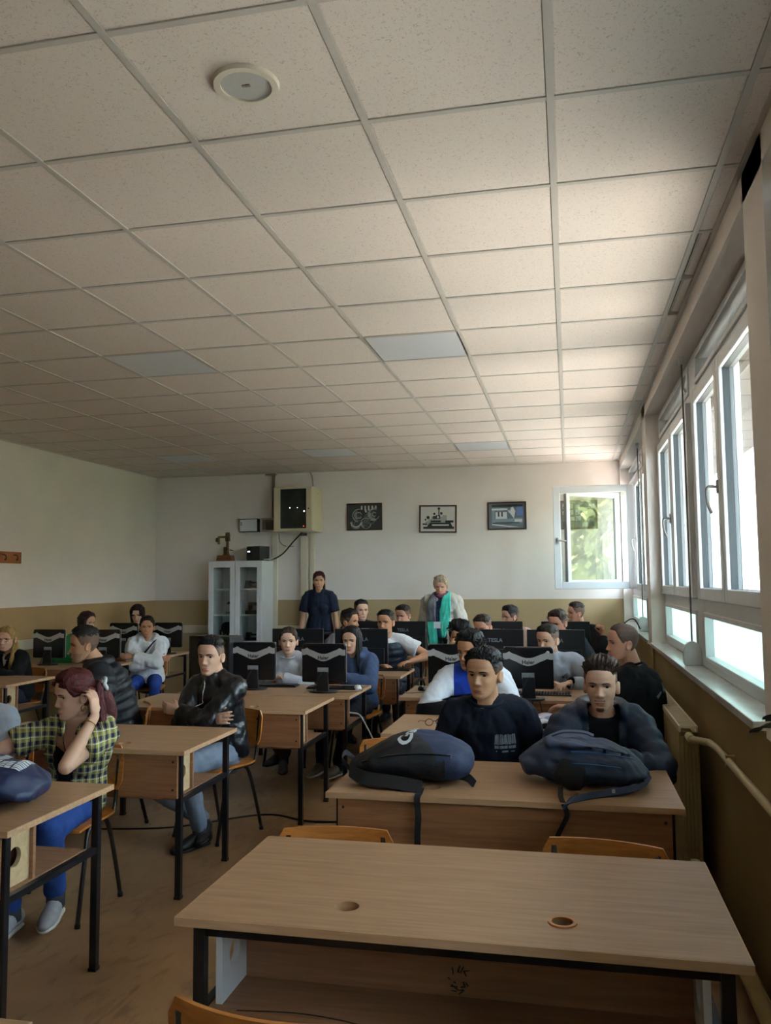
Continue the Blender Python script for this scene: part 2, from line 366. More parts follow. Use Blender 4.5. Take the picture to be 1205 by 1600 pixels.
def window(n, y0, y1, mull, closed=(1, 1), hside=0, shade=False):
    """unit between y0 and y1: frosted pane below, two casements split at mull, transom above"""
    fr = MB(); X0, X1 = .80, .88
    frame_rect(fr, y0, y1, 1.07, 3.02, .05, X0, X1)
    fr.box(X0, X1, y0+.05, y1-.05, 1.40, 1.50); fr.box(X0, X1, y0+.05, y1-.05, 2.72, 2.80); fr.box(X0, X1, mull-.03, mull+.03, 1.5, 2.72)
    w = struct(fr.build('window_%d' % n, M_PVC, bevel=.004))
    # frosted lower light
    sf = frame_rect(MB(), y0+.05, y1-.05, 1.115, 1.405, .028, X0-.012, X1-.01).build('sash_frame', M_PVC, w, bevel=.004)
    MB().box(.84, .848, y0+.07, y1-.07, 1.135, 1.385).build('frosted_pane', M_FROST, w)
    # transom
    tf = frame_rect(MB(), y0+.05, y1-.05, 2.80, 2.985, .032, X0-.012, X1-.01).build('sash_frame', M_PVC, w, bevel=.004)
    MB().box(.84, .846, y0+.075, y1-.075, 2.825, 2.96).build('pane', M_GLASS, tf)
    MB().tube([(.785, y0+.10, 2.83), (.77, y0+.10, 2.86), (.775, y0+.10, 2.93)], .006, 8).build('catch', M_SILVER, w)
    for k, (a, b) in enumerate(((y0+.03, mull-.005), (mull+.005, y1-.03))):
        if not closed[k]: continue
        cf = frame_rect(MB(), a, b, 1.48, 2.745, .072, .768, .842).build('casement', M_PVC, w, bevel=.006)
        gk = frame_rect(MB(), a+.066, b-.066, 1.546, 2.679, .008, .788, .8425).build('gasket_shade', M_GASKET_SHADE, cf)  # gasket widened and greyed, painting shade over the stile sides
        MB().box(.805, .811, a+.07, b-.07, 1.55, 2.675).build('pane', M_GLASS, cf)
    return w
w1 = window(1, -.9, 2.95, 1.0)
shu = MB()  # unseen shutter, lowered to dim the ceiling near the camera
for k in range(17, 38): shu.box(.93, .942, -.88, 2.93, 1.05+k*.05, 1.096+k*.05)
e = empty('roller_shutter', 'half lowered grey roller shutter outside the window beside the camera', 'shutter', (0, 0, 0)); o = shu.build('slats', mat('added_shutter_slat', '#b9b8b2', .6), e); o['kind'] = 'stuff'
w2 = window(2, 3.27, 5.40, 4.5); handle(w2, 4.555, 2.08)
w3 = window(3, 5.60, 7.45, 6.53); handle(w3, 6.60, 2.06)
w4 = window(4, 7.74, 9.05, 8.4)
w5 = window(5, 9.05, 11.06, 10.05, closed=(1, 0)); handle(w5, 9.80, 2.06)
struct(MB().box(.80, .88, 5.40, 5.60, 1.07, 3.02).build('trim_4', M_PVC, bevel=.004))

# shutter boxes over the windows, their slats let down over the transoms
for y0, y1, lab in ((3.28, 5.49, 'dark shutter slats let down over the near transom window'), (5.51, 7.44, 'dark shutter slats let down over the second transom window'), (7.75, 11.05, 'dark shutter slats let down over the far transom windows')):
    e = empty('roller_shutter', lab, 'shutter'); m = mat('dark_shutter_slat', '#4a4038', .6, var=.05)
    MB().box(.895, .995, y0, y1, 2.94, 3.02).build('shutter_box', m, e)
    for k in range(5): MB().box(.93, .942, y0, y1, 2.70+k*.05, 2.747+k*.05).build('slat', m, e, bevel=.003)
# the open double sash, swung in at right angles; its outer leaf unclipped and ajar behind it
sh = empty('open_window_sash', 'grey white window sash swung wide open into the room by the far wall', 'window', (.775, 10.10, 0))
def leaf(parent, w, z0, z1, fw_, th, name, m=M_PVC):
    f = MB(); f.box(-w, -w+fw_, 0, th, z0, z1); f.box(-fw_, 0, 0, th, z0, z1); f.box(-w+fw_, -fw_, 0, th, z0, z0+fw_); f.box(-w+fw_, -fw_, 0, th, z1-fw_, z1)
    fo = f.build(name, m, parent, bevel=.006)
    MB().box(-w+fw_-.003, -fw_+.003, th*.45, th*.55, z0+fw_-.003, z1-fw_+.003).build('pane', M_GLASS2, fo)
    return fo
lf = leaf(sh, .935, 1.493, 2.715, .085, .05, 'inner_leaf')
hd = MB(); hd.box(-.905, -.88, -.012, 0, 2.03, 2.1); hd.tube(spline([(-.893, 0, 2.07), (-.893, -.045, 2.07), (-.87, -.055, 2.068), (-.80, -.05, 2.06)], 5), .010, 8, round_ends=True)
hd.build('handle', M_SILVER, sh, smooth=True, auto=50)
ol = MB(); W2 = .86
piv = bpy.data.objects.new('outer_leaf', None); COL.objects.link(piv); piv.parent = sh; piv.location = (-.775, .12, 0); piv.rotation_euler = (0, 0, math.radians(41))
f2 = MB(); z0, z1 = 1.57, 2.68
f2.box(0, .052, 0, .045, z0, z1); f2.box(W2-.075, W2, 0, .045, z0, z1); f2.box(.052, W2-.075, 0, .045, z0, z0+.03); f2.box(.052, W2-.075, 0, .045, z1-.065, z1)
f2.build('leaf_frame', M_PVC, piv, bevel=.005)
MB().box(.05, W2-.072, .02, .025, z0+.028, z1-.062).build('pane', M_GLASS2, piv)
b2 = MB().box(-.006, 0, 0, .045, z0, z1)
for z in (1.62, 1.78, 2.05, 2.3, 2.5): b2.box(-.012, -.004, .012, .024, z, z+.02)
b2.build('hinge_strip', mat('grey_metal', '#8b8f93', .4, metal=.6, var=0), piv)
# shutter straps with their winders
for (y, z0, z1, lab, x) in ((5.52, 1.20, 2.98, 'white shutter strap winder on the sill between the two near windows', .74), (9.02, 1.20, 2.98, 'white shutter strap winder on the far sill behind the pilaster', .74)):
    e = empty('strap_winder', lab, 'winder', (x, y, 1.07), 0, 'shutter strap winders')
    MB().prism([(.055*math.cos(t)*1.0, .075+.075*math.sin(t)) if True else 0 for t in np.linspace(0, PI, 13)]+[(-.055, .02), (-.045, 0), (.055, 0)], -.022, .022, 'y').build('casing', mat('winder_plastic', '#d4dad9', .3, var=.02), e, bevel=.006, seg=3)
    MB().cyl((-.0, -.022, .075), (-.0, -.026, .075), .028, n=24).build('cap', M_PVC, e)
    s = MB(); s.box(-.004, .004, -.010, .010, .14, 2.60-1.0+.33); s.build('strap', mat('grey_strap', '#6a6d6e', .8, var=.1, scale=60), e)
    MB().box(-.015, .015, -.02, .02, 1.90, 1.96).build('guide', mat('winder_plastic', '#d4dad9'), e)
e = empty('cord', 'thin dark cord arching from the far sill beside the winder', 'cord', (0, 0, 0))
MB().tube(spline([(.70, 8.9, 1.10), (.64, 8.85, 1.20), (.55, 8.8, 1.17), (.50, 8.78, 1.05)], 8), .006, 8).build('cable', M_BLACK, e, smooth=True)
# radiator
M_RAD = mat('cream_radiator_enamel', '#b39d6e', .4, var=.08, scale=4)
e = empty('radiator', 'cream ribbed panel radiator below the window sill', 'radiator', (0, 0, 0))
r = MB(); n = 36; y0, y1 = 4.6, 6.9; pts = []
for k in range(n+1): pts += [(.535+(0 if k % 2 else .006), y0+(y1-y0)*k/n)]
poly = pts+[(.56, y1), (.56, y0)]
r.prism(poly, .06, .82); r.build('front_panel', M_RAD, e)
MB().box(.605, .63, y0, y1, .06, .82).build('rear_panel', M_RAD, e)
g = MB()
g.box(.535, .545, y0, y1, .82, .85); g.box(.62, .63, y0, y1, .82, .85)
for k in range(58): yy = y0+(y1-y0)*(k+.5)/58; g.box(.545, .62, yy-.008, yy+.008, .838, .85)
g.build('top_grille', mat('radiator_grille', '#d8cba6', .4, var=.03), e)
s = MB()
for k in range(5): s.cyl((.55+.018*k, y0-.004, .09), (.55+.018*k, y0-.004, .80), .010, n=8)
s.box(.535, .63, y0, y0+.012, .06, .82); s.build('side_cover', M_RAD, e, smooth=True, auto=45)
v = MB(); v.cyl((.585, y0, .80), (.585, y0-.10, .80), .022); v.cyl((.585, y0-.09, .80), (.66, y0-.16, .80), .018); v.build('valve', mat('painted_pipe', '#c0b189', .4, var=.06), e, smooth=True, auto=45)
v = MB(); v.cyl((.585, y0, .12), (.585, y0-.07, .12), .02); v.cyl((.585, y0-.06, .05), (.585, y0-.06, .2), .022); v.build('valve', mat('painted_pipe', '#c0b189'), e, smooth=True, auto=45)
e = empty('heating_pipe', 'painted heating pipe running along the wall from the radiator valve', 'pipe', (0, 0, 0))
MB().tube([(.66, 4.44, .80), (.672, 4.3, .80), (.675, -1.5, .79)], .017, 12).build('pipe', mat('painted_pipe', '#c0b189'), e, smooth=True)
MB().box(.66, .70, 4.0, 4.03, .775, .825).build('bracket', M_RAD, e)
e = empty('skirting_pipe', 'thick painted pipe low along the window wall behind the front desk', 'pipe', (0, 0, 0))
MB().tube([(.625, 4.5, .11), (.625, -1.5, .11)], .03, 14).build('pipe', mat('painted_pipe2', '#a58e58', .4, var=.1), e, smooth=True)
MB().box(.662, .68, 3.3, 4.5, 0, .07).build('baseboard', mat('painted_pipe2', '#a58e58'), e)

# ------------------------------------------------------------------ outdoors
struct(MB().box(1.3, 120, 3.4, 90, -4.3, -4.2, 0).box(1.3, 120, -60, 3.4, -4.3, -4.2, 1).build('ground', [mat('pale_bounce_ground', '#c6bcb4', .9, var=.15, scale=.4), mat('dark_low_bounce_ground', '#55534f', .9, var=.2, scale=2)]))  # unseen ground, split pale and dark to steer bounce onto the ceiling
struct(MB().box(1.0, 1.35, YB, YF+.2, .93, 1.03).build('trim_5', mat('added_bounce_ledge', '#d8d2c4', .8, var=.05)))  # ledge added outside to bounce light up at the ceiling
struct(MB().box(1.0, 2.6, YB-2, YF+16, 3.45, 3.6).build('added_sun_block_eave', mat('added_eave_dark', '#1d1815', .9)))  # eave added to block the sun, near black to darken the panes
def building(name, lab, x, y, w, d, h, wallc, roofc, rows, cols):
    e = empty(name, lab, 'building', (x, y, -4.2))
    MB().box(0, w, 0, d, 0, h).build('wall', mat('facade_'+name+wallc, wallc, .85, var=.06, scale=.6), e)
    MB().prism([(-.6, h), (w+.6, h), (w/2, h+2.2)], -.6, d+.6, 'y').build('roof', mat('roof_tiles'+roofc, roofc, .8, var=.2, scale=3), e)
    for i in range(rows):
        for j in range(cols):
            yy = d*(j+.5)/cols; zz = 1.2+i*2.9
            p = MB().box(-.05, .03, yy-.6, yy+.6, zz, zz+1.4).build('window', M_PVC, e)
            MB().box(-.07, -.05, yy-.5, yy+.5, zz+.1, zz+1.3).build('pane', mat('far_pane', '#39424a', .1, var=0), p)
    return e
building('apartment_house', 'pale pink house with a red roof across the yard outside the windows', 19, 4, 9, 22, 8, '#d9a99b', '#a5523c', 3, 6)
building('school_annex', 'pale grey annex building outside the near window', 26, -24, 9, 22, 7, '#cfcac0', '#8a6a5a', 2, 6)
def tree(x, y, h, r, lab, seed):
    e = empty('tree', lab, 'tree', (x, y, -4.2), 0, 'trees outside the windows'); R = np.random.default_rng(seed)
    MB().tube(spline([(0, 0, 0), (.1, .05, h*.3), (-.05, .1, h*.7)], 4), np.linspace(.22, .08, 9), 10).build('trunk', mat('bark', '#5a4a3a', .9), e)
    N = 9000; V = []; F = []
    cs = R.normal(0, 1, (26, 3)); cs /= np.linalg.norm(cs, axis=1)[:, None]; cs *= r*R.uniform(.3, .95, (26, 1)); cs[:, 2] = cs[:, 2]*1.25+h*.62
    for i in range(N):
        c = cs[R.integers(26)]+R.normal(0, r*.22, 3); d = R.normal(0, 1, 3); d /= np.linalg.norm(d); u = np.cross(d, R.normal(0, 1, 3)); u /= np.linalg.norm(u); s = R.uniform(.10, .22)
        V += [c-d*s, c+u*s*.45, c+d*s, c-u*s*.45]; k = 4*i; F.append((k, k+1, k+2, k+3))
    o = build('foliage', V, F, mat('leaves_yellow_green', '#93985a', .6, var=.45, scale=1.5), e, fix=False); o['kind'] = 'stuff'
tree(8.6, 9.6, 10.4, 3.0, 'leafy yellow green tree outside beyond the open sash', 3)
tree(11.0, 3.6, 8.6, 2.3, 'leafy tree outside in front of the pink house', 4)
tree(15, -4.0, 7.5, 2.3, 'leafy tree outside beyond the near window', 5)
# ------------------------------------------------------------------ desks
def make_desk(label, W=1.40, front=True, ringed=False, holes=True, loc=(0, 0, 0)):
    e = empty('school_desk', label, 'desk', loc, 0, 'two-seat school desks'); w = W/2; d = .35
    hs = [(-w+.42, -d+.155, .033), (w-.42, -d+.155, .033)] if holes else []
    plate_holes(MB(), -w+.003, w-.003, -d+.003, d-.003, .728, .75, hs).build('tabletop', M_TOP, e)
    eb = MB()
    for a in ((-w, w, -d, -d+.003), (-w, w, d-.003, d), (-w, -w+.003, -d+.003, d-.003), (w-.003, w, -d+.003, d-.003)): eb.box(*a, .7275, .7495)
    eb.build('edge_band', M_EDGE, e)
    if ringed and hs:
        g = MB(); ring(g, .027, .037, 0, .004, 32); g.v = [(x+hs[1][0], y+hs[1][1], z+.75) for x, y, z in g.v]; g.build('cable_grommet', M_PLY, e, smooth=True, auto=40)
    xo = w-.05
    for sx in (-1, 1):
        for yy in (-d+.055, d-.05):
            MB().box(sx*xo-.0155, sx*xo+.0155, yy-.0155, yy+.0155, .012, .727).build('leg', M_BLACK, e, bevel=.003)
            MB().box(sx*xo-.017, sx*xo+.017, yy-.017, yy+.017, 0, .014).build('foot_cap', M_PLASTIC, e)
        MB().box(sx*xo-.0125, sx*xo+.0125, -d+.0705, d-.0655, .478, .503).build('side_rail', M_BLACK, e)
        plate = MB(); plate_holes(plate, -d+.075, -d+.075+.17, .508, .727, 0, .018, [(-d+.16, .61, .036)])
        sxx = sx*(xo-.034) - (0.018 if sx > 0 else 0)
        plate.v = [(sxx+z, x, y) for x, y, z in plate.v]; plate.build('end_board', M_PALE if front else M_WHITE, e)
    MB().box(-xo+.016, xo-.016, -d+.045, -d+.068, .69, .7275).build('front_rail', M_BLACK, e)
    MB().box(-xo+.016, xo-.016, d-.064, d-.04, .69, .7275).build('rear_rail', M_BLACK, e)
    MB().box(-xo+.018, xo-.018, -d+.245, -d+.261, .505, .727).build('duct_wall', M_SHELF, e)
    MB().box(-xo+.018, xo-.018, -d+.06, d-.10, .488, .505).build('shelf', M_SHELF, e)
    if front:
        MB().box(-w+.047, w-.047, -d+.018, -d+.036, .505, .7265).build('front_panel', M_PANEL, e, bevel=.0015)
        s = MB()
        for sx in (-1, 1):
            for z in (.55, .69): s.cyl((sx*(w-.07), -d+.0185, z), (sx*(w-.07), -d+.0165, z), .006, n=10)
        s.build('screw', M_BLACK, e)
    return e
DESKS = {}
DA1 = make_desk('empty front desk with open shelf facing the camera and a ringed grommet hole', front=False, ringed=True, loc=(-.317, 2.41, 0))
DA1.rotation_euler = (0, 0, 0)
# pen scratches and a doodle inside the open shelf of the front desk
sc = MB(); p = spline([(-.55, -.292, .506), (-.40, -.275, .506), (-.28, -.285, .506), (-.22, -.30, .506), (-.20, -.305, .506)], 6)
sc.tube(p, .0016, 5); sc.build('scratch', M_TXTD, DA1)
dd = MB(); R_ = random.Random(3)
for k in range(16):
    a = (R_.uniform(-.03, .03), R_.uniform(-.028, .028)); b = (a[0]+R_.uniform(-.02, .02), a[1]+R_.uniform(-.02, .02))
    dd.tube([(-.005+a[0], -.1062, .545+a[1]), (-.005+b[0], -.1062, .545+b[1])], .0016, 4)
dd.build('doodle', M_TXTD, DA1)
proto = make_desk('desk with two backpacks on it, second in the window column', loc=(-.295, 3.71, 0))
DESKS['A2'] = proto
def desk(x, y, lab, rz=0): return copy_tree(proto, (x, y, 0), rz, lab)
desk(-.36, 5.03, 'desk with magazines, behind the two young men with backpacks')
desk(-.55, 6.48, 'desk carrying two curved-band monitors in the window column')
desk(-.55, 7.88, 'window column desk with plain black monitors, nearer of two such')
desk(-.40, 9.28, 'hindmost window column desk, below the framed photos')
desk(-2.63, 2.98, 'desk in the left foreground with a dark blue printed bag on it')
desk(-2.64, 4.37, 'desk in front of the man in the black leather jacket')
desk(-2.43, 5.73, 'bare desk pushed up against the desk with two monitors')
desk(-2.32, 6.46, 'desk with two monitors and keyboards between the two seated girls')
desk(-2.20, 7.80, 'middle column desk with a keyboard before the man in a black vest')
desk(-2.33, 9.25, 'hindmost middle column desk, before the standing woman in navy')
desk(-1.755, 1.18, 'desk at the bottom edge of the photo with only its corner in view')
projW = make_desk('narrow desk at the left wall before the blonde girl', W=1.1, loc=(-5.25, 6.68, 0))
copy_tree(projW, (-5.23, 8.08, 0), 0, 'narrow left wall desk with two monitors, before the girl in white')
copy_tree(projW, (-5.19, 9.42, 0), 0, 'hindmost narrow left wall desk with monitors, before the woman with bobbed hair')

# ------------------------------------------------------------------ chairs
def make_chair(label):
    e = empty('school_chair', label, 'chair', (0, 0, 0), 0, 'plywood school chairs')
    def board(name, half, arc, z0, z1, y, th, rr):
        v = []; f = []; nx, nz = 13, 7
        for side in (0, 1):
            for j in range(nz):
                for i in range(nx):
                    u = -1+2*i/(nx-1); t = j/(nz-1); zz = z0+(z1-z0)*t
                    k = half*(1-rr*max(0, abs(2*t-1)-.55)**2*3)
                    x = u*k; yy = y+arc*(1-u*u)+side*th+.03*(t-.5)
                    v.append((x, yy, zz))
        o = nx*nz
        for j in range(nz-1):
            for i in range(nx-1):
                a = j*nx+i; f += [(a, a+1, a+nx+1, a+nx), (o+a, o+a+nx, o+a+nx+1, o+a+1)]
        for i in range(nx-1): f += [(i, o+i, o+i+1, i+1), ((nz-1)*nx+i, (nz-1)*nx+i+1, o+(nz-1)*nx+i+1, o+(nz-1)*nx+i)]
        for j in range(nz-1): a = j*nx; b = a+nx-1; f += [(a, a+nx, o+a+nx, o+a), (b, o+b, o+b+nx, b+nx)]
        return build(name, v, f, M_PLY, e, smooth=True, auto=45)
    bk = board('backrest', .20, .035, .545, .765, .185, .011, .18)
    rv = MB()
    for sx in (-1, 1):
        for z in (.59, .71): rv.cyl((sx*.165, .192, z), (sx*.165, .188, z), .006, n=10)
    rv.build('rivet', M_CHROME, bk)
    # seat, slightly dished
    v = []; f = []; n = 12
    for side in (0, 1):
        for j in range(n):
            for i in range(n):
                u, t = -1+2*i/(n-1), -1+2*j/(n-1); k = 1-.10*max(0, abs(t)-.6)*abs(u)**3*2.5
                v.append((u*.195*k*(1 if t < .3 else 1-.06*(t-.3)), t*.19*(1-.08*max(0, abs(u)-.6)*abs(t)**3*2), .452-.008*(1-u*u)*(1-t*t)-(.015*max(0, -t-.7)/.3)-side*.011))
    o = n*n
    for j in range(n-1):
        for i in range(n-1): a = j*n+i; f += [(a, a+1, a+n+1, a+n), (o+a, o+a+n, o+a+n+1, o+a+1)]
    for i in range(n-1):
        for a, b in ((i, i+1), ((n-1)*n+i+1, (n-1)*n+i), ((i+1)*n, i*n), (i*n+n-1, (i+1)*n+n-1)): f.append((a, o+a, o+b, b))
    build('seat', v, f, M_PLY, e, smooth=True, auto=45)
    for sx in (-1, 1):
        x = sx*.165
        MB().tube(spline([(sx*.185, -.20, .012), (sx*.175, -.13, .28), (x, -.09, .40), (x, -.05, .431)], 5), .0115, 10).build('leg', M_BROWNTUBE, e, smooth=True)
        MB().tube(spline([(sx*.185, .21, .012), (sx*.175, .14, .28), (x, .10, .40), (x, .06, .431)], 5), .0115, 10).build('leg', M_BROWNTUBE, e, smooth=True)
        MB().tube(spline([(x, -.05, .431), (x, .12, .431), (x, .165, .45), (x, .185, .52), (x, .212, .74)], 5), .0105, 10).build('upright', M_BROWNTUBE, e, smooth=True)
        for yy in (-.20, .21): MB().cyl((sx*.185, yy, 0), (sx*.1845, yy*.99, .02), .0135).build('foot_cap', M_PLASTIC, e)
    MB().tube([(-.165, -.06, .425), (.165, -.06, .425)], .010, 8).build('cross_bar', M_BROWNTUBE, e, smooth=True)
    return e
chair0 = make_chair('empty chair tucked under the front desk, on the window side')
chair0.location = (.06, 2.64, 0); chair0.rotation_euler = (0, 0, math.radians(-9))
def chair(x, y, rz, lab): return copy_tree(chair0, (x, y, 0), math.radians(rz), lab)
chair(-.78, 2.62, 6, 'empty chair tucked under the front desk, on the aisle side')
chair(-.605, 1.835, 172, 'plywood chair nearest the camera with its worn back at the bottom edge')
chair(-.84, 4.30, 28, 'turned plywood chair behind the black backpack')
# ------------------------------------------------------------------ computers on the desks
ZT = .75
def haier(label):
    e = empty('wave_monitor', label, 'monitor', (0, 0, 0), 0, 'square monitors with a silver wave')
    w, z0, z1 = .178, .075, .375
    MB().prism([(-w, z0+.006), (-w+.01, z0), (w-.01, z0), (w, z0+.006), (w, z1-.02), (w-.008, z1-.004), (w-.02, z1), (-w+.02, z1), (-w+.008, z1-.004), (-w, z1-.02)], -.012, .03, 'y').build('housing', M_PLASTIC2, e, bevel=.006)
    MB().box(-w+.002, w-.002, .03, .04, z0+.002, z1-.002).build('bezel', M_SILVER, e, bevel=.003)
    MB().box(-w+.02, w-.02, .0402, .041, z0+.03, z1-.02).build('screen', mat('dark_screen', '#0a0c10', .1, var=0), e)
    # silver wave band
    xs = np.linspace(-w-.0015, w+.0015, 33); v = []; f = []
    def wave(x):
        a = abs(x)/w
        return 0 if a > .78 else (-.020*(1+math.cos(PI*a/.78)))
    for x in xs:
        zc = z1-.068+wave(x); h = .022+.006*(1-abs(x)/w)
        pk = .012*math.exp(-((abs(x)/w-.76)/.07)**2)
        v += [(x, -.0155, zc+h+pk), (x, -.0155, zc-h+pk*.6), (x, -.010, zc+h+pk), (x, -.010, zc-h+pk*.6)]
    for i in range(32): a = 4*i; f += [(a, a+4, a+5, a+1), (a, a+2, a+6, a+4), (a+1, a+5, a+7, a+3)]
    f += [(0, 1, 3, 2), (128, 130, 131, 129)]
    build('wave_band', v, f, M_SILVER, e)
    text_on('lettering', 'Haier', .040, (0, -.0162, z1-.110), (1, 0, 0), (0, 0, 1), M_TXTD, e, bold=.0012)
    MB().box(-.048, .042, -.0145, -.011, z0+.07, z0+.115).build('sticker', mat('silver_sticker', '#8e9093', .4, var=.1, scale=30), e)
    st = MB(); st.prism([(-.05, .008), (.05, .008), (.042, .16), (-.042, .16)], -.035, -.012, 'y'); st.build('stand', M_PLASTIC, e, bevel=.004)
    MB().prism([(.115*math.cos(t), .075*math.sin(t)-.01) for t in np.linspace(0, 2*PI, 28, endpoint=False)], 0, .012).build('base', M_PLASTIC, e, bevel=.003)
    cb = MB(); cb.tube(spline([(.01, -.014, z0+.09), (-.02, -.05, z0+.05), (-.06, -.06, .02), (-.09, -.03, .006), (-.13, .0, .005)], 5), .003, 6); cb.build('cable', M_PLASTIC, e, smooth=True)
    return e
hm = haier('curved-band monitor beside the girl in the white sweater')
hm.location = (-2.50, 6.42, ZT); hm.rotation_euler = (0, 0, math.radians(2))
def hcopy(x, y, rz, lab): return copy_tree(hm, (x, y, ZT), math.radians(rz), lab)
m6 = hcopy(-1.885, 6.33, -3, 'curved-band monitor between the two girls in the middle column')
hcopy(-.885, 6.36, 2, 'curved-band monitor half hidden behind the youth in the blue and white jacket')
m15 = hcopy(-.300, 6.17, 1, 'curved-band monitor with a white swirl sticker and hanging cables')
hcopy(-5.42, 7.98, 2, 'curved-band monitor beside the blonde girl against the ochre wall')
hcopy(-4.79, 8.00, 6, 'curved-band monitor behind the head of the man in the dark puffer jacket')
hcopy(-5.33, 9.35, 3, 'curved-band monitor before the woman with bobbed maroon hair')
hcopy(-4.79, 9.45, 3, 'curved-band monitor behind the girl in the white hoodie')
v, f = text2d('e', .05, bold=.004)
text_on('sticker', 'e', .045, (.140, -.0125, .335), (1, 0, .1), (-.1, 0, 1), mat('white_sticker', '#e4e6ea', .4, var=0), m15, bold=.005)
def tesla(label):
    e = empty('flat_monitor', label, 'monitor', (0, 0, 0), 0, 'plain black monitors seen from behind')
    w, z0, z1 = .252, .09, .415
    mb = MB(); v0 = [(-w, 0, z0), (w, 0, z0), (w, 0, z1), (-w, 0, z1)]
    mb.box(-w, w, -.004, .018, z0, z1); mb.build('housing', M_PLASTIC, e, bevel=.004)
    MB().box(-w+.03, w-.03, -.016, -.003, z0+.0, z0+.15).build('rear_cover', M_PLASTIC, e, bevel=.006)
    MB().box(-w+.008, w-.008, .018, .0186, z0+.014, z1-.008).build('screen', mat('dark_screen', '#0a0c10'), e)
    text_on('lettering', 'TESLA', .048, (0, -.0048, z1-.098), (1, 0, 0), (0, 0, 1), mat('grey_print', '#8a909c', .5, var=0), e, bold=.0006)
    MB().prism([(-.03, .006), (.03, .006), (.024, .2), (-.024, .2)], -.03, -.014, 'y').build('stand', M_PLASTIC, e, bevel=.003)
    MB().box(-.12, .12, -.10, .07, 0, .009).build('base', M_PLASTIC, e, bevel=.004)
    return e
tm = tesla('plain black monitor behind the girl in the white sweater')
tm.location = (-2.52, 7.60, ZT)
def tcopy(x, y, rz, lab): return copy_tree(tm, (x, y, ZT), math.radians(rz), lab)
tcopy(-1.905, 7.62, 2, 'plain black monitor half hidden by the girl with long dark hair')
tcopy(-2.20, 9.10, 0, 'plain black monitor below the standing woman in navy')
tcopy(-1.795, 9.08, -2, 'plain black monitor beside the older woman with the turquoise scarf')
tcopy(-.745, 9.10, 1, 'plain black monitor in front of the man in the pink beige top')
tcopy(-.66, 7.62, -2, 'plain black monitor behind the youth in the blue and white jacket')
tcopy(-.125, 7.60, 1, 'plain black monitor behind the head of the man in the grey track jacket')
tcopy(-.045, 9.10, 0, 'plain black monitor in front of the broad man in black at the back')

def keyboard(label):
    e = empty('keyboard', label, 'keyboard', (0, 0, 0), 0, 'black keyboards'); b = MB()
    b.box(-.22, .22, -.075, .075, 0, .012); b.build('base', M_PLASTIC, e, bevel=.004)
    k = MB()
    for r in range(5):
        for c in range(20): k.box(-.213+c*.0213, -.213+c*.0213+.017, -.062+r*.025, -.062+r*.025+.019, .012, .019)
    o = k.build('keys', M_PLASTIC2, e); o['kind'] = 'stuff'; return e
kb = keyboard('black keyboard around the foot of the monitor between two girls'); kb.location = (-1.86, 6.56, ZT)
for x, y, rz, lab in ((-2.42, 6.62, 4, 'black keyboard at the foot of the monitor beside the white sweater'), (-1.72, 7.95, 0, 'black keyboard in front of the man in the black vest'), (-.22, 6.44, 0, 'black keyboard behind the monitor with the swirl sticker')):
    copy_tree(kb, (x, y, ZT), math.radians(rz), lab)
def mouse(label, x, y, m=M_PLASTIC):
    e = empty('computer_mouse', label, 'mouse', (x, y, ZT), .4, 'computer mice'); v = []; f = []
    n = 16
    rings = [(1, 0), (1.04, .008), (.98, .018), (.75, .029), (.4, .035), (.05, .037)]
    for s, z in rings:
        for i in range(n): a = 2*PI*i/n; v.append((.03*s*math.cos(a), .052*s*math.sin(a), z))
    for k in range(len(rings)-1):
        for i in range(n): f.append((k*n+i, k*n+(i+1) % n, (k+1)*n+(i+1) % n, (k+1)*n+i))
    f += [tuple(range(n))[::-1], tuple(range(len(rings)*n-n, len(rings)*n))]
    build('body', v, f, m, e, smooth=True); MB().cyl((-.004, -.028, .030), (.004, -.028, .030), .008, n=12).build('wheel', M_SILVER, e)
    MB().tube(spline([(0, -.05, .008), (.02, -.10, .004), (-.08, -.16, .004), (-.18, -.14, .004), (-.22, -.02, .004)], 6), .0022, 6).build('cable', M_PLASTIC, e, smooth=True)
mouse('black mouse lying near the end of the monitor desk by the aisle', -1.15, 6.55)
mouse('pale mouse on the desk of the girl with long dark hair', -1.66, 6.52, M_WHITE)
# computer tower on the middle column desk
e = empty('computer_tower', 'black computer tower standing on the desk behind the man in leather', 'computer', (-2.86, 6.50, ZT), math.radians(-16))
t = MB(); t.box(-.20, .21, -.09, .09, .008, .42); t.build('case', M_PLASTIC, e, bevel=.006)
fp = MB(); fp.box(-.214, -.20, -.088, .088, .01, .418)
for k in range(7): fp.box(-.217, -.214, -.07, .07, .04+k*.022, .05+k*.022)
fp.build('front_panel', mat('dark_grey_plastic', '#2b2c30', .35, var=.05), e, bevel=.002)
dv = MB(); dv.box(-.218, -.214, -.075, .075, .30, .335); dv.box(-.218, -.214, -.075, .075, .345, .38); dv.build('drive_bay', M_SILVER, e)
MB().cyl((-.214, .03, .25), (-.219, .03, .25), .012).build('power_button', M_CHROME, e)
MB().box(-.19, .19, -.0915, -.09, .03, .40).build('side_panel', M_PLASTIC2, e, bevel=.001)
e = empty('computer_tower', 'black computer tower on the floor under the bare far end of the left desks', 'computer', (-4.35, 9.35, 0), 0.2)
MB().box(-.09, .09, -.2, .2, .0, .4).build('case', M_PLASTIC, e, bevel=.006); MB().box(-.086, .086, -.208, -.2, .01, .39).build('front_panel', mat('dark_grey_plastic', '#2b2c30'), e)
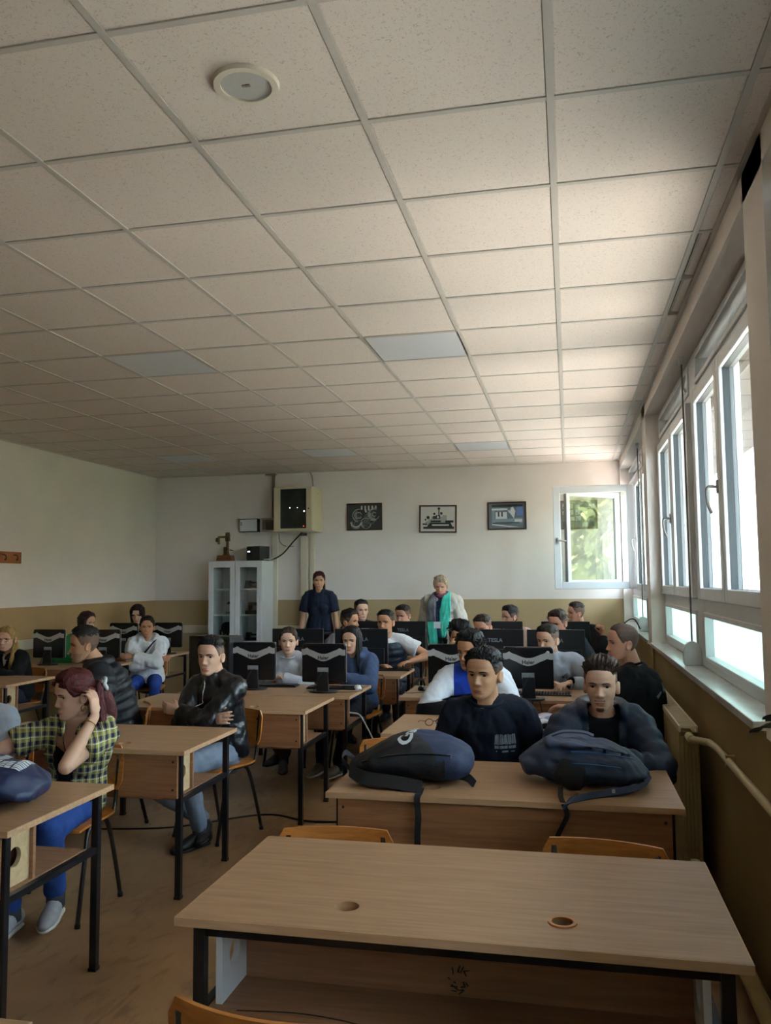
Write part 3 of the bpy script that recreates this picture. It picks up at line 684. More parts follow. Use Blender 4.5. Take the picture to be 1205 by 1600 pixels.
# loose leads
e = empty('power_lead', 'white power lead running from the desk end hole down to the floor', 'cable', (0, 0, 0))
MB().tube(spline([(-1.66, 6.26, .61), (-1.58, 6.24, .60), (-1.53, 6.22, .54), (-1.45, 6.18, .40), (-1.38, 6.1, .20), (-1.42, 6.0, .02), (-1.6, 5.9, .008)], 6), .006, 8).build('cable', mat('white_cable', '#d8d4cc', .5, var=0), e, smooth=True)
for lab, x, dx in (('thin dark cable hanging over the desk edge below the swirl sticker monitor', -.30, .03), ('dark cable hanging over the desk edge, nearest the grey track jacket', -.20, -.02), ('dark cable hanging over the desk edge, nearest the blue jacket', -.45, .02)):
    e = empty('hanging_cable', lab, 'cable', (0, 0, 0))
    MB().tube(spline([(x, 6.25, .758), (x+dx, 6.16, .757), (x+dx, 6.116, .748), (x+dx*.5, 6.112, .68), (x-dx, 6.112, .60), (x-dx*2, 6.10, .56)], 6), .003, 6).build('cable', M_PLASTIC, e, smooth=True)
e = empty('floor_cable', 'black cable lying across the floor under the middle desks', 'cable', (0, 0, 0))
MB().tube(spline([(-3.2, 5.05, .006), (-2.6, 5.2, .006), (-2.1, 5.6, .006), (-1.7, 5.5, .006), (-1.2, 5.7, .006), (-1.0, 6.4, .006)], 8), .006, 6).build('cable', M_PLASTIC, e, smooth=True)
# magazines and keys on the third desk
M_PAPER = mat('print_paper', '#d6dae4', .5, var=0)
def _print():
    nt = M_PAPER.node_tree; b = nt.nodes['Principled BSDF']; tc = nt.nodes.new('ShaderNodeTexCoord'); n = nt.nodes.new('ShaderNodeTexVoronoi'); n.inputs['Scale'].default_value = 16
    r = nt.nodes.new('ShaderNodeValToRGB'); nt.links.new(tc.outputs['Object'], n.inputs['Vector']); nt.links.new(n.outputs['Color'], r.inputs[0]); nt.links.new(r.outputs[0], b.inputs['Base Color'])
    el = r.color_ramp.elements; el[0].position = .25; el[0].color = (*lin('#7f97c4'), 1); el[1].position = .5; el[1].color = (*lin('#dfe2ea'), 1); k = el.new(.36); k.color = (*lin('#c8a9a0'), 1)
_print()
for k, (x, y, rz, z, lab, m) in enumerate(((-.155, 5.19, .45, .752, 'glossy printed magazine, upper one beside the young man in navy', M_PAPER), (-.20, 5.12, .2, .7505, 'dark folder under the glossy magazine', M_PLASTIC))):
    e = empty('magazine', lab, 'magazine', (x, y, z+(.012 if k == 0 else 0)), rz); nx = 12; v = []; f = []
    for s in (0, 1):
        for i in range(nx+1):
            u = -1+2*i/nx
            for yy in (-.15, .15): v.append((u*.12, yy, (.012*math.sin(abs(u)*PI) if k == 0 else 0)+s*.010))
    o = 2*(nx+1)
    for i in range(nx): a = 2*i; f += [(a, a+1, a+3, a+2), (o+a, o+a+2, o+a+3, o+a+1), (a, a+2, o+a+2, o+a), (a+1, o+a+1, o+a+3, a+3)]
    f += [(0, o, o+1, 1), (2*nx, 2*nx+1, o+2*nx+1, o+2*nx)]
    build('pages', v, f, m, e, smooth=True, auto=30)
e = empty('eyeglasses', 'folded dark eyeglasses on the desk beside the man in the black T-shirt', 'eyeglasses', (-.80, 4.98, ZT), .5)
g = MB()
for sx in (-1, 1): g.tube([(sx*.033+.024*math.cos(t), 0, .022+.019*math.sin(t)) for t in np.linspace(0, 2*PI, 17)], .0022, 6)
g.tube([(-.009, 0, .028), (.009, 0, .028)], .002, 6); g.build('rim', M_BLACK, e)
for sx in (-1, 1): MB().tube([(sx*.057, 0, .03), (sx*.06, .09, .02), (sx*.056, .14, .004)], .002, 6).build('temple', M_BLACK, e)

# ------------------------------------------------------------------ bags
def voxel(mb, vox, smooth=3, name='tmp'):
    o = build(name, mb.v, mb.f, M_BLACK, fix=False)
    r = o.modifiers.new('r', 'REMESH'); r.mode = 'VOXEL'; r.voxel_size = vox; r.use_smooth_shade = True
    if smooth: s = o.modifiers.new('s', 'SMOOTH'); s.iterations = smooth; s.factor = .5
    dg = bpy.context.evaluated_depsgraph_get(); ev = o.evaluated_get(dg); me = ev.to_mesh()
    n = len(me.vertices); V = np.empty(n*3, np.float32); me.vertices.foreach_get('co', V); V = V.reshape(-1, 3).astype(float)
    NN = np.empty(n*3, np.float32); me.vertices.foreach_get('normal', NN); NN = NN.reshape(-1, 3).astype(float)
    F = np.empty(len(me.loops), np.int32); me.loops.foreach_get('vertex_index', F)
    ls = np.empty(len(me.polygons), np.int32); me.polygons.foreach_get('loop_total', ls)
    ev.to_mesh_clear(); bpy.data.objects.remove(o)
    return V, NN, F, ls
def noise3(P, s, seed=0):
    "cheap smooth vector-free noise in -1..1"
    R = np.random.default_rng(seed); out = 0
    for k in range(3):
        A = R.normal(0, 1, (3, 3))*s*(1.7**k); q = P@A.T; q = q+.9*np.sin(q[:, [1, 2, 0]]*1.3+R.uniform(0, 6, 3)); out = out+np.sin(q[:, 0]+R.uniform(0, 6))*np.sin(q[:, 1]+R.uniform(0, 6))*(.6**k)
    return out
def from_np(name, V, F, ls, m, parent, smooth=True, keep=None, mi=None):
    me = bpy.data.meshes.new(name)
    if keep is not None:
        st = np.concatenate([[0], np.cumsum(ls)[:-1]]); fk = np.logical_and.reduceat(keep[F], st)
        lk = np.repeat(fk, ls); F = F[lk]; ls = ls[fk]; used = np.unique(F); mp = np.full(len(V), -1); mp[used] = np.arange(len(used)); V = V[used]; F = mp[F]
    me.vertices.add(len(V)); me.vertices.foreach_set('co', V.astype(np.float32).ravel()); me.loops.add(len(F)); me.loops.foreach_set('vertex_index', F.astype(np.int32))
    me.polygons.add(len(ls)); me.polygons.foreach_set('loop_start', np.concatenate([[0], np.cumsum(ls)[:-1]]).astype(np.int32)); me.polygons.foreach_set('loop_total', ls.astype(np.int32))
    if smooth: me.polygons.foreach_set('use_smooth', [True]*len(ls))
    for k in (m if isinstance(m, (list, tuple)) else [m]): me.materials.append(k)
    me.update(calc_edges=True); me.validate()
    o = bpy.data.objects.new(name, me); COL.objects.link(o)
    if parent is not None: o.parent = parent
    return o
M_NYLON = mat('black_nylon', '#12141a', .55, var=.15, bump=.25, bscale=240)
M_DENIM_BAG = mat('dark_blue_bag_fabric', '#222f4d', .7, var=.15, bump=.3, bscale=240)
M_GREYBLUE = mat('grey_blue_nylon', '#3b4862', .55, var=.18, bump=.25, bscale=240)
M_STRAP = mat('black_webbing', '#101116', .7, var=.1, bump=.3, bscale=300)
def band(name, path, wdir, w, th, m, parent):
    P = spline(path, 6); v = []; f = []; W = Vector(wdir).normalized()*w/2
    for i, p in enumerate(P):
        p = Vector(p); q = Vector(P[min(i+1, len(P)-1)])-Vector(P[max(i-1, 0)]); n = W.cross(q).normalized()*th/2
        v += [p-W-n, p+W-n, p+W+n, p-W+n]
    for i in range(len(P)-1):
        for k in range(4): f.append((4*i+k, 4*i+(k+1) % 4, 4*i+4+(k+1) % 4, 4*i+4+k))
    k = 4*len(P)-4; f += [(0, 1, 2, 3), (k+3, k+2, k+1, k)]
    return build(name, v, f, m, parent)
# black backpack lying on its back, base end towards the right
e = empty('backpack', 'black and dark blue backpack with white lettering lying on the desk', 'backpack', (-.675, 3.612, ZT), math.radians(5)); e.scale = (.88, .95, 1.12)
b = MB(); b.tube([(-.27, .0, .05), (-.20, 0, .065), (-.10, .02, .085), (0, .02, .095), (.10, .02, .09), (.18, .02, .085), (.225, .02, .08)], [.07, .125, .155, .165, .165, .16, .15], 24, ry=[.045, .06, .08, .092, .09, .082, .07], ref=(0, 1, 0), round_ends=True)
V, N, F, ls = voxel(b, .008, 4); V = V+N*(noise3(V, 9, 4)*.006)[:, None]; V[:, 2] = np.maximum(V[:, 2], .002)
o = from_np('body', V, F, ls, [M_NYLON, M_DENIM_BAG], e)
cx = np.array([p.center for p in o.data.polygons]); o.data.polygons.foreach_set('material_index', ((cx[:, 0] > .045+.25*(cx[:, 2]-.1)) & (cx[:, 2] > .05)).astype(np.int32) if False else ((cx[:, 0] > .02+.9*np.maximum(0, -cx[:, 1]-.02)) & ((cx[:, 2] > .10) | (cx[:, 0] > .16))).astype(np.int32))
bv = bvh_of(o); v, f = subdiv2d(*text2d('Gabol', .10, bold=.003), cuts=1)
decal('lettering', v, f, (-.01, .02, .2), (.22, .97, 0), (-.97, .22, 0), M_TXTL, e, bv, .003)
band('haul_loop', [(-.30, .05, .07), (-.34, .02, .10), (-.35, -.02, .08), (-.31, -.04, .05)], (0, .3, 1), .02, .004, M_STRAP, e)
band('strap', [(-.30, -.08, .05), (-.22, -.14, .035), (-.10, -.17, .028), (0, -.185, .02), (.06, -.195, .012)], (0, .55, .6), .055, .012, M_NYLON, e)
band('strap_tail', [(.055, -.19, .012), (.052, -.24, .005), (.048, -.268, .003), (.045, -.283, -.012), (.05, -.286, -.07), (.045, -.287, -.14), (.05, -.287, -.22)], (1, 0, 0), .028, .003, M_STRAP, e)
band('side_tab', [(.22, -.02, .03), (.27, -.05, .025), (.30, -.08, .008)], (.3, .4, .4), .035, .004, M_STRAP, e)
zp = MB(); zp.tube(spline([(-.24, -.10, .085), (-.1, -.125, .115), (.05, -.13, .125), (.19, -.12, .12)], 6), .004, 6); zp.build('zip', M_PLASTIC, e, smooth=True)
# grey blue backpack
e = empty('backpack', 'grey blue backpack with many zips slumped before the man in the navy puffer', 'backpack', (.045, 3.72, ZT), math.radians(-4)); e.scale = (.86, .9, .80)
b = MB(); b.tube([(-.23, 0, .10), (-.17, 0, .115), (-.05, 0, .12), (.08, 0, .115), (.19, 0, .09), (.25, 0, .065)], [.10, .145, .165, .165, .15, .11], 24, ry=[.085, .11, .12, .115, .09, .06], ref=(0, 1, 0), round_ends=True)
b.tube([(-.16, -.02, .20), (-.02, -.02, .215), (.12, -.02, .185)], [.10, .12, .10], 20, ry=[.035, .035, .03], ref=(0, 1, 0), round_ends=True)
for z, r in ((.215, .012), (.16, .012)): b.tube(spline([(-.10, -.13, z), (.03, -.15, z+.005), (.16, -.13, z-.02), (.23, -.06, z-.05)], 5), r, 8)
V, N, F, ls = voxel(b, .008, 3); V = V+N*(noise3(V, 10, 9)*.009+.004*np.sin(V[:, 2]*95+V[:, 0]*8))[:, None]; V[:, 2] = np.maximum(V[:, 2], .002)
o = from_np('body', V, F, ls, M_GREYBLUE, e)
MB().tube([(-.085, -.165, .03), (-.06, -.172, .06), (-.05, -.17, .11), (-.045, -.15, .15)], [.075, .08, .07, .05], 14, ry=[.012, .016, .014, .008], ref=(1, 0, 0), round_ends=True).build('mesh_pocket', M_NYLON, e, smooth=True)
zp = MB()
for z in (.19, .135): zp.tube(spline([(-.05, -.175+.3*(z-.13), z), (.05, -.18+.3*(z-.13), z), (.17, -.155+.3*(z-.13), z-.015), (.24, -.08, z-.04)], 6), .0035, 6)
zp.build('zip', mat('blue_zip', '#2f5fa0', .4, var=0), e, smooth=True)
band('top_handle', [(-.15, -.03, .245), (-.09, -.04, .268), (0, -.04, .268), (.05, -.03, .25)], (0, 1, .2), .03, .008, M_GREYBLUE, e)
band('shoulder_strap', [(.27, -.03, .06), (.30, -.09, .05), (.24, -.18, .03), (.12, -.24, .016), (.02, -.32, .012), (-.035, -.385, .012), (-.06, -.408, -.005)], (.3, .7, .35), .06, .014, M_DENIM_BAG, e)
band('strap_tail', [(-.10, -.20, .02), (-.09, -.32, .008), (-.07, -.405, -.005), (-.055, -.418, -.05), (-.075, -.42, -.10), (-.10, -.42, -.16), (-.095, -.42, -.25), (-.085, -.42, -.34)], (1, 0, 0), .024, .003, M_STRAP, e)
MB().box(.135, .15, -.243, -.236, .018, .036).build('tag', M_TXTL, e)
# printed shopping bag on the left desk
e = empty('printed_bag', 'dark blue bag with pale city print lying on the left foreground desk', 'bag', (-2.26, 2.96, ZT), math.radians(14))
b = MB(); b.tube([(-.34, 0, .06), (-.2, 0, .085), (0, 0, .095), (.12, 0, .08), (.175, 0, .055)], [.15, .19, .20, .19, .17], 24, ry=[.05, .08, .09, .07, .045], ref=(0, 1, 0), round_ends=True)
M_NAVYBAG = mat('navy_coated_fabric', '#1d2a4c', .5, var=.15, bump=.15, bscale=120)
V, N, F, ls = voxel(b, .008, 3); V = V+N*(noise3(V, 9, 2)*.007)[:, None]; V[:, 2] = np.maximum(V[:, 2], .002)
o = from_np('body', V, F, ls, M_NAVYBAG, e); bv = bvh_of(o)
v, f = subdiv2d(*text2d('HUNGARY', .042, bold=.0008), cuts=1)
decal('lettering', v, f, (-.03, -.155, .3), (1, 0, 0), (0, .8, .6), M_TXTL, e, bv, .003)
R_ = random.Random(11); v = []; f = []
x = -.30
while x < .15:      # skyline of pale blocks, towers and windows
    w = R_.uniform(.012, .035); h = R_.uniform(.06, .2)
    yy = 0
    while yy < h:
        hh = R_.uniform(.008, .02); k = len(v); v += [(x, yy), (x+w, yy), (x+w, yy+hh), (x, yy+hh)]; f.append((k, k+1, k+2, k+3)); yy += hh+R_.uniform(.003, .008)
    x += w+R_.uniform(.002, .007)
v, f = subdiv2d(v, f, 1); decal('city_print', v, f, (0, -.08, .3), (1, 0, 0), (0, 1, 0), M_TXTL, e, bv, .003)

# ------------------------------------------------------------------ back wall
e = empty('glass_cabinet', 'white cabinet with two glazed doors against the back wall', 'cabinet', (-4.42, 10.66, 0)); w = .385; D = .44; ZC0, ZC1 = .02, 1.897
mb = MB(); mb.box(-w, -w+.018, 0, D, ZC0, ZC1); mb.box(w-.018, w, 0, D, ZC0, ZC1); mb.box(-w+.018, w-.018, 0, D, ZC1-.02, ZC1); mb.box(-w+.018, w-.018, .02, D, ZC0, ZC0+.08); mb.box(-w+.018, w-.018, D-.01, D, ZC0+.08, ZC1-.02)
mb.box(-.009, .009, .03, D-.01, ZC0+.08, ZC1-.02); mb.build('carcass', M_WHITE, e)
SH = (.80, 1.16, 1.51)
for z in SH: MB().box(-w+.018, w-.018, .03, D-.01, z-.009, z+.009).build('shelf', M_WHITE, e)
MB().box(-w+.002, -.003, -.018, 0, ZC0+.02, .72).build('door', M_WHITE, e, bevel=.002); MB().box(.003, w-.002, -.018, 0, ZC0+.02, .72).build('door', M_WHITE, e, bevel=.002)
for sx in (-1, 1):
    a, b = (-w+.002, -.003) if sx < 0 else (.003, w-.002); d = MB(); z0, z1 = .73, ZC1-.004; t = .07
    d.box(a, a+t, -.018, 0, z0, z1); d.box(b-t, b, -.018, 0, z0, z1); d.box(a+t, b-t, -.018, 0, z0, z0+.085); d.box(a+t, b-t, -.018, 0, z1-.085, z1)
    do = d.build('glass_door', M_WHITE, e, bevel=.002)
    MB().box(a+t-.004, b-t+.004, -.011, -.007, z0+.08, z1-.08).build('pane', M_GLASS, do)
    xh = -.025 if sx < 0 else .035
    MB().tube([(xh, -.018, .80), (xh, -.042, .80), (xh, -.042, .90), (xh, -.018, .90)], .005, 8).build('handle', M_SILVER, do)
    if sx > 0: MB().cyl((.16, -.018, .775), (.16, -.024, .775), .012).build('lock', M_BLACK, do)
M_CAST = mat('dark_cast_metal', '#2b2a2b', .45, metal=.5, var=.2)
R_ = random.Random(5)
def model(name, lab, x, y, z, kind, parent=None):
    e = empty(name, lab, 'machine model', (x, y, z)); mb = MB()
    if kind == 0:
        mb.box(-.10, .10, -.07, .07, 0, .05); mb.tube([(-.05, 0, .05), (-.05, 0, .14)], .03, 12); mb.box(-.07, .06, -.03, .03, .12, .16); mb.tube([(.06, 0, .14), (.10, 0, .14)], .04, 12)
    elif kind == 1:
        mb.box(-.09, .09, -.06, .06, 0, .03); mb.tube([(.03, 0, .03), (.03, 0, .17)], .012, 10); mb.box(-.07, .05, -.012, .012, .15, .172); mb.box(-.085, -.055, -.02, .02, .135, .16)
    elif kind == 2:
        mb.tube([(-.0, -.04, .17), (0, .04, .17)], .085, 20); mb.box(-.05, .05, -.05, .05, 0, .04); mb.tube([(0, 0, .03), (0, 0, .16)], .02, 8)
        for k in range(3): mb.box(-.14+k*.05, -.12+k*.05, .05, .07, 0, .14)
    else:
        mb.box(-.11, .11, -.05, .05, 0, .04); mb.box(-.10, -.04, -.04, .04, .04, .11); mb.tube([(-.04, 0, .08), (.09, 0, .08)], .012, 10); mb.box(.05, .10, -.035, .035, .04, .10)
    mb.build('casting', M_CAST, e, bevel=.004)
    MB().tube([(0, -.06, .06), (0, -.085, .06)], .012, 10).build('hand_wheel', M_SILVER, e)
cx, cy = -4.42, 10.88
model('machine_model', 'small dark machine model on the upper right shelf of the cabinet', cx+.17, cy, 1.52, 3)
model('machine_model', 'small dark drill model on the middle left shelf of the cabinet', cx-.12, cy, 1.17, 1)
model('machine_model', 'bulky dark machine model on the middle right shelf of the cabinet', cx+.18, cy, 1.17, 0)
model('machine_model', 'dark round wheel model on the lower left shelf of the cabinet', cx-.20, cy, .81, 2)
model('machine_model', 'flat dark model on the lower right shelf of the cabinet', cx+.18, cy, .81, 3)
# brass drill press model on a wooden block
e = empty('drill_press_model', 'brass model drill press on a wooden block atop the cabinet', 'model', (-4.66, 10.88, ZC1))
MB().prism([(-.115, 0), (.115, 0), (.10, .085), (-.095, .085)], -.07, .07, 'y').build('block', wood('reddish_block', '#8a5433', '#6d3f26'), e, bevel=.006)
M_BRASS = mat('dull_brass', '#6b5a40', .4, metal=.7, var=.25)
mb = MB(); mb.cyl((.01, 0, .085), (.01, 0, .14), .05, .035); mb.cyl((.03, 0, .12), (.03, 0, .36), .020); mb.cyl((.005, 0, .12), (.005, 0, .20), .035); mb.build('column', M_BRASS, e, smooth=True, auto=40)
mb = MB(); mb.box(-.10, .06, -.018, .018, .325, .355); mb.box(.0, .06, -.02, .02, .28, .385); mb.cyl((.03, 0, .36), (.03, 0, .405), .012); mb.cyl((-.0, 0, .395), (.06, 0, .395), .009); mb.build('arm', M_BRASS, e, bevel=.002)
mb = MB(); mb.cyl((-.10, 0, .24), (-.10, 0, .35), .016); mb.cyl((-.12, 0, .30), (-.14, 0, .30), .03); mb.build('spindle', M_BRASS, e, smooth=True, auto=40)
mb = MB(); mb.cyl((.03, -.03, .17), (.03, -.05, .17), .03); mb.cyl((.06, 0, .16), (.11, 0, .15), .008); mb.build('hand_wheel', M_BRASS, e, smooth=True, auto=40)
# black power unit
e = empty('power_unit', 'black box power unit with two small lights atop the cabinet', 'power unit', (-4.18, 10.86, ZC1), math.radians(-22))
MB().box(-.11, .13, -.10, .10, .0, .20).build('case', mat('charcoal_case', '#23282a', .5, var=.05), e, bevel=.005)
MB().box(-.11, -.02, -.104, -.10, .03, .18).build('front_panel', M_PLASTIC, e)
mb = MB(); mb.box(-.085, -.075, -.107, -.104, .12, .135); mb.box(-.06, -.05, -.107, -.104, .12, .135); mb.build('indicator', mat('cold_white_led', '#dfe8ff', .4, var=0, emit=1.5), e)
# wall rack
M_BEIGE = mat('beige_rack_paint', '#d3c8ac', .45, var=.03)
e = empty('network_rack', 'beige wall-hung network rack with dark glass door', 'network rack', (-3.60, 10.66, 0)); w = .275; z0, z1 = 2.285, 2.885
mb = MB(); mb.box(-w, w, 0, YF-10.66, z0, z1); mb.build('cabinet_body', M_BEIGE, e, bevel=.004)
d = MB(); d.box(-w+.012, -w+.10, -.016, 0, z0+.02, z1-.015); d.box(w-.085, w-.01, -.016, 0, z0+.02, z1-.015); d.box(-w+.10, w-.085, -.016, 0, z0+.02, z0+.035); d.box(-w+.10, w-.085, -.016, 0, z1-.03, z1-.015); do = d.build('door', M_BEIGE, e, bevel=.002)
MB().box(-w+.10, w-.085, -.012, -.006, z0+.035, z1-.03).build('dark_glass', mat('smoked_glass', '#1f2826', .12, var=.2, scale=12), do)
MB().cyl((w-.05, -.016, (z0+z1)/2), (w-.05, -.022, (z0+z1)/2), .01).build('lock', M_BLACK, do)
lw = mat('cold_white_led', '#dfe8ff')
for x, z, s in ((-.04, 2.60, .008), (.065, 2.60, .006), (.16, 2.55, .009)): MB().box(x-s*.6, x+s*.6, -.0135, -.012, z-s, z+s).build('indicator_light', lw, do)
MB().box(.147, .157, -.0135, -.012, 2.345, 2.355).build('indicator_light', mat('red_led', '#ff5030', .4, var=0, emit=1.0), do)
pn = MB(); pn.box(w, w+.004, .03, YF-10.66-.03, z0+.03, z1-.03); pn.build('side_panel', M_BEIGE, e, bevel=.001)
MB().cyl((w+.004, .22, z1-.08), (w+.008, .22, z1-.08), .01).build('lock', M_SILVER, e)
# small boxes by the rack
e = empty('display_box', 'small white framed panel box left of the wall rack', 'box', (-4.37, 11.0, 2.31))
MB().box(-.135, .135, 0, .12, 0, .185).build('case', M_BLACK, e, bevel=.003); MB().box(-.125, .125, -.004, 0, .01, .175).build('panel', M_WHITE, e); mb = MB(); mb.box(-.115, -.098, -.006, -.004, .12, .135); mb.box(-.115, -.098, -.006, -.004, .095, .11); mb.build('symbol', M_TXTD, e)
e = empty('junction_box', 'open grey junction box between the panel box and the rack', 'box', (-4.08, 11.0, 2.31))
fb = MB(); fb.box(-.12, .19, .11, .12, 0, .19); fb.box(-.12, -.09, 0, .12, 0, .19); fb.box(.17, .19, 0, .12, 0, .19); fb.box(-.09, .17, 0, .12, 0, .02); fb.box(-.09, .17, 0, .12, .165, .19); fb.build('case', mat('grey_box', '#b3aa9c', .5, var=.04), e); MB().box(-.05, .15, .06, .11, .03, .14).build('breaker', mat('brown_part', '#5d5148', .5), e, bevel=.003)
# trunking, conduits, cables
M_TRUNK = mat('ivory_trunking', '#d9d1be', .5, var=.03)
for nm, lab, b in (('cable_duct', 'white vertical cable duct rising beside the cabinet to the rack', (-4.06, -3.975, 11.085, YF, .9, 2.285)),
                   ('cable_duct', 'white vertical cable duct below the rack, behind the woman in navy', (-3.63, -3.525, 11.06, YF, .9, 2.24)),
                   ('cable_duct', 'narrower white cable duct right beside the one behind the woman', (-3.50, -3.43, 11.085, YF, .9, 2.285)),
                   ('wall_trunking', 'white trunking along the back wall below the ochre band, left of the cabinet', (-5.85, -4.83, 11.06, YF, .895, 1.0)),
                   ('wall_trunking', 'white trunking along the back wall behind the far monitors', (-3.97, -3.2, 11.06, YF, .895, 1.0)),
                   ('wall_trunking', 'white trunking along the left wall behind the blonde girl', (XL, XL+.06, 4.5, 11.06, .895, 1.0))):
    e = empty(nm, lab, 'trunking'); MB().box(*b).build('channel', M_TRUNK, e, bevel=.004)
    x0, x1, y0, y1, z0, z1 = b
    if x0 == XL and x1 < -5.7: MB().box(x1, x1+.003, y0, y1, z0+.012, z1-.012).build('cover', M_TRUNK, e)
    else: MB().box(x0+.012, x1-.012, y0-.003, y0, z0+.012, z1-.012).build('cover', M_TRUNK, e)
e = empty('conduit', 'brown metal conduit from the ceiling down behind the rack', 'conduit'); MB().box(-4.055, -4.02, 11.08, YF, 2.5, ZC-.005).build('channel', mat('brown_conduit', '#8a745c', .5), e); MB().box(-4.15, -4.0, 11.06, YF, ZC-.03, ZC-.012).build('bracket', mat('brown_conduit', '#8a745c'), e)
e = empty('rack_cable', 'black cables sagging from under the rack to the power unit', 'cable')
MB().tube(spline([(-3.55, 10.9, 2.28), (-3.68, 10.92, 2.16), (-3.82, 10.9, 2.0), (-3.95, 10.88, 1.925), (-4.05, 10.86, 1.94), (-4.12, 10.86, 1.97)], 8), .010, 8).build('cable', M_PLASTIC, e, smooth=True)
MB().tube(spline([(-3.58, 10.9, 2.28), (-3.70, 10.93, 2.18), (-3.80, 10.91, 2.06), (-3.92, 10.90, 1.95), (-4.03, 10.80, 1.915), (-4.12, 10.82, 1.93)], 8), .007, 8).build('cable', M_TRUNK, e, smooth=True)
e = empty('loop_cable', 'thin grey cable looping below the rack beside the ducts', 'cable'); MB().tube(spline([(-3.94, 11.05, 2.28), (-3.92, 11.05, 2.16), (-3.83, 11.05, 2.10), (-3.72, 11.05, 2.10)], 8), .007, 8).build('cable', mat('grey_cable', '#8d877c', .6, var=0), e, smooth=True)
e = empty('cable_stub', 'dark cable stub box at the top of the white duct', 'trunking'); MB().box(-3.63, -3.55, 11.05, YF, 2.24, 2.30).build('stub', mat('brown_part', '#5d5148'), e)
e = empty('thin_cable', 'thin reddish cable from the ceiling to the rack top', 'cable'); MB().tube(spline([(-3.50, 11.1, ZC), (-3.46, 11.08, 3.05), (-3.42, 11.0, 2.885)], 6), .005, 6).build('cable', mat('red_brown_cable', '#8a6a58', .6, var=0), e, smooth=True)
# framed photographs of machines
M_FR = mat('dark_brown_frame', '#4a2d22', .35, var=.1)
def picture(lab, x, z, w, h, bg, draw, tilt=0):
    e = empty('framed_photo', lab, 'picture', (x, YF-.003, z)); e.rotation_euler = (0, tilt, 0); f = MB(); t = .02
    f.box(-w/2, -w/2+t, -.022, 0, -h/2, h/2); f.box(w/2-t, w/2, -.022, 0, -h/2, h/2); f.box(-w/2+t, w/2-t, -.022, 0, -h/2, -h/2+t); f.box(-w/2+t, w/2-t, -.022, 0, h/2-t, h/2)
    f.build('frame', M_FR, e, bevel=.003); MB().box(-w/2+t, w/2-t, -.008, -.002, -h/2+t, h/2-t).build('print', bg, e)
    draw(e, w-2*t, h-2*t)
def flat(e, name, m, shapes, k=0):
    mb = MB(); y = -.0085-.0005*k
    for s in shapes: mb.add([(a, y, b) for a, b in s], [tuple(range(len(s)))])
    return mb.build(name, m, e, fix=False)
def R4(x0, x1, z0, z1): return [(x0, z0), (x1, z0), (x1, z1), (x0, z1)]
G = lambda n, c: mat('photo_'+n, c, .5, var=0)
def gears(e, w, h):
    R = random.Random(2); rg = []; dk = []; lt = []
    def arc(cx, cz, r, th, a0, a1, lst, n=12):
        p = [(cx+r*math.cos(a0+(a1-a0)*i/n), cz+r*math.sin(a0+(a1-a0)*i/n)) for i in range(n+1)]+[(cx+(r-th)*math.cos(a1-(a1-a0)*i/n), cz+(r-th)*math.sin(a1-(a1-a0)*i/n)) for i in range(n+1)]
        if all(abs(a) < w/2 and abs(b) < h/2 for a, b in p): lst.append(p)
    for cx, cz in ((-.08, .02), (.08, -.03), (-.12, -.09), (.14, .03), (.02, -.09)):
        for r in (.03, .045, .06, .075, .09): arc(cx, cz, r, .006, R.uniform(0, 3), R.uniform(3.5, 6.2), rg if R.random() < .6 else lt)
    for k in range(5): x = -.05+k*.05; lt.append(R4(x, x+.022, .09+R.uniform(-.01, .02), .15))
    lt.append([(.01, .06), (.035, .06), (.028, .10), (.0, .10)]); arc(-.12, -.06, .085, .016, 3.3, 6.0, lt)
    flat(e, 'mid_tones', G('mid', '#7f827d'), rg); flat(e, 'light_tones', G('light', '#c9cbc8'), lt, 1)
def lathe(e, w, h):
    dk = [R4(-.20, .22, -.135, -.105), [(-.15, -.105), (.2, -.105), (.17, -.05), (-.11, -.05)], R4(-.10, .04, -.045, -.02), R4(-.03, .03, 0, .05), R4(.005, .02, .05, .14), R4(-.07, -.03, .0, .04), R4(.10, .21, -.05, -.02), R4(-.21, -.15, -.08, -.06)]
    c = lambda x, z, r: [(x+r*math.cos(t), z+r*math.sin(t)) for t in np.linspace(0, 2*PI, 16, endpoint=False)]
    dk += [c(-.135, .02, .022), c(.045, .075, .018), c(-.05, .07, .016), c(-.17, -.01, .012), c(.012, .14, .018)]
    gr = [R4(-.13, .12, -.05, .0), R4(-.17, -.1, -.09, -.03), R4(.06, .12, 0, .05), R4(-.09, .06, .0, .03)]
    flat(e, 'grey_tones', G('grey', '#a9aaa6'), gr); flat(e, 'dark_tones', G('dark', '#2f3133'), dk, 1); flat(e, 'light_tones', G('light2', '#e8e6e0'), [R4(-.08, .15, -.09, -.075), R4(-.01, .01, .01, .04)], 2)
def hall(e, w, h):
    flat(e, 'sky_tone', G('blue', '#5e7fb8'), [R4(.13, .21, .0, .15), R4(.02, .06, .04, .09)])
    flat(e, 'mid_tones', G('steel', '#8497a8'), [R4(-.20, -.16, -.1, .1), R4(-.13, -.09, -.02, .07), R4(-.08, -.05, -.02, .07), R4(-.18, .1, -.08, -.04), R4(.08, .2, -.1, -.03)])
    flat(e, 'light_tones', G('pale', '#cfd6dc'), [R4(-.2, .05, .075, .10), R4(-.15, .0, -.04, .05), [(.0, .1), (.08, .12), (.11, .06), (.09, -.04), (.05, .02), (.02, .05)], [(-.2, -.12), (.02, -.15), (.16, -.15), (-.2, -.105)], R4(.1, .2, -.08, -.05)], 1)
    flat(e, 'dark_tones', G('dark', '#2f3133'), [R4(-.12, -.10, -.01, .06), R4(-.075, -.055, -.01, .06), R4(-.2, .21, .12, .15), R4(-.19, .16, -.1, -.09)], 2)
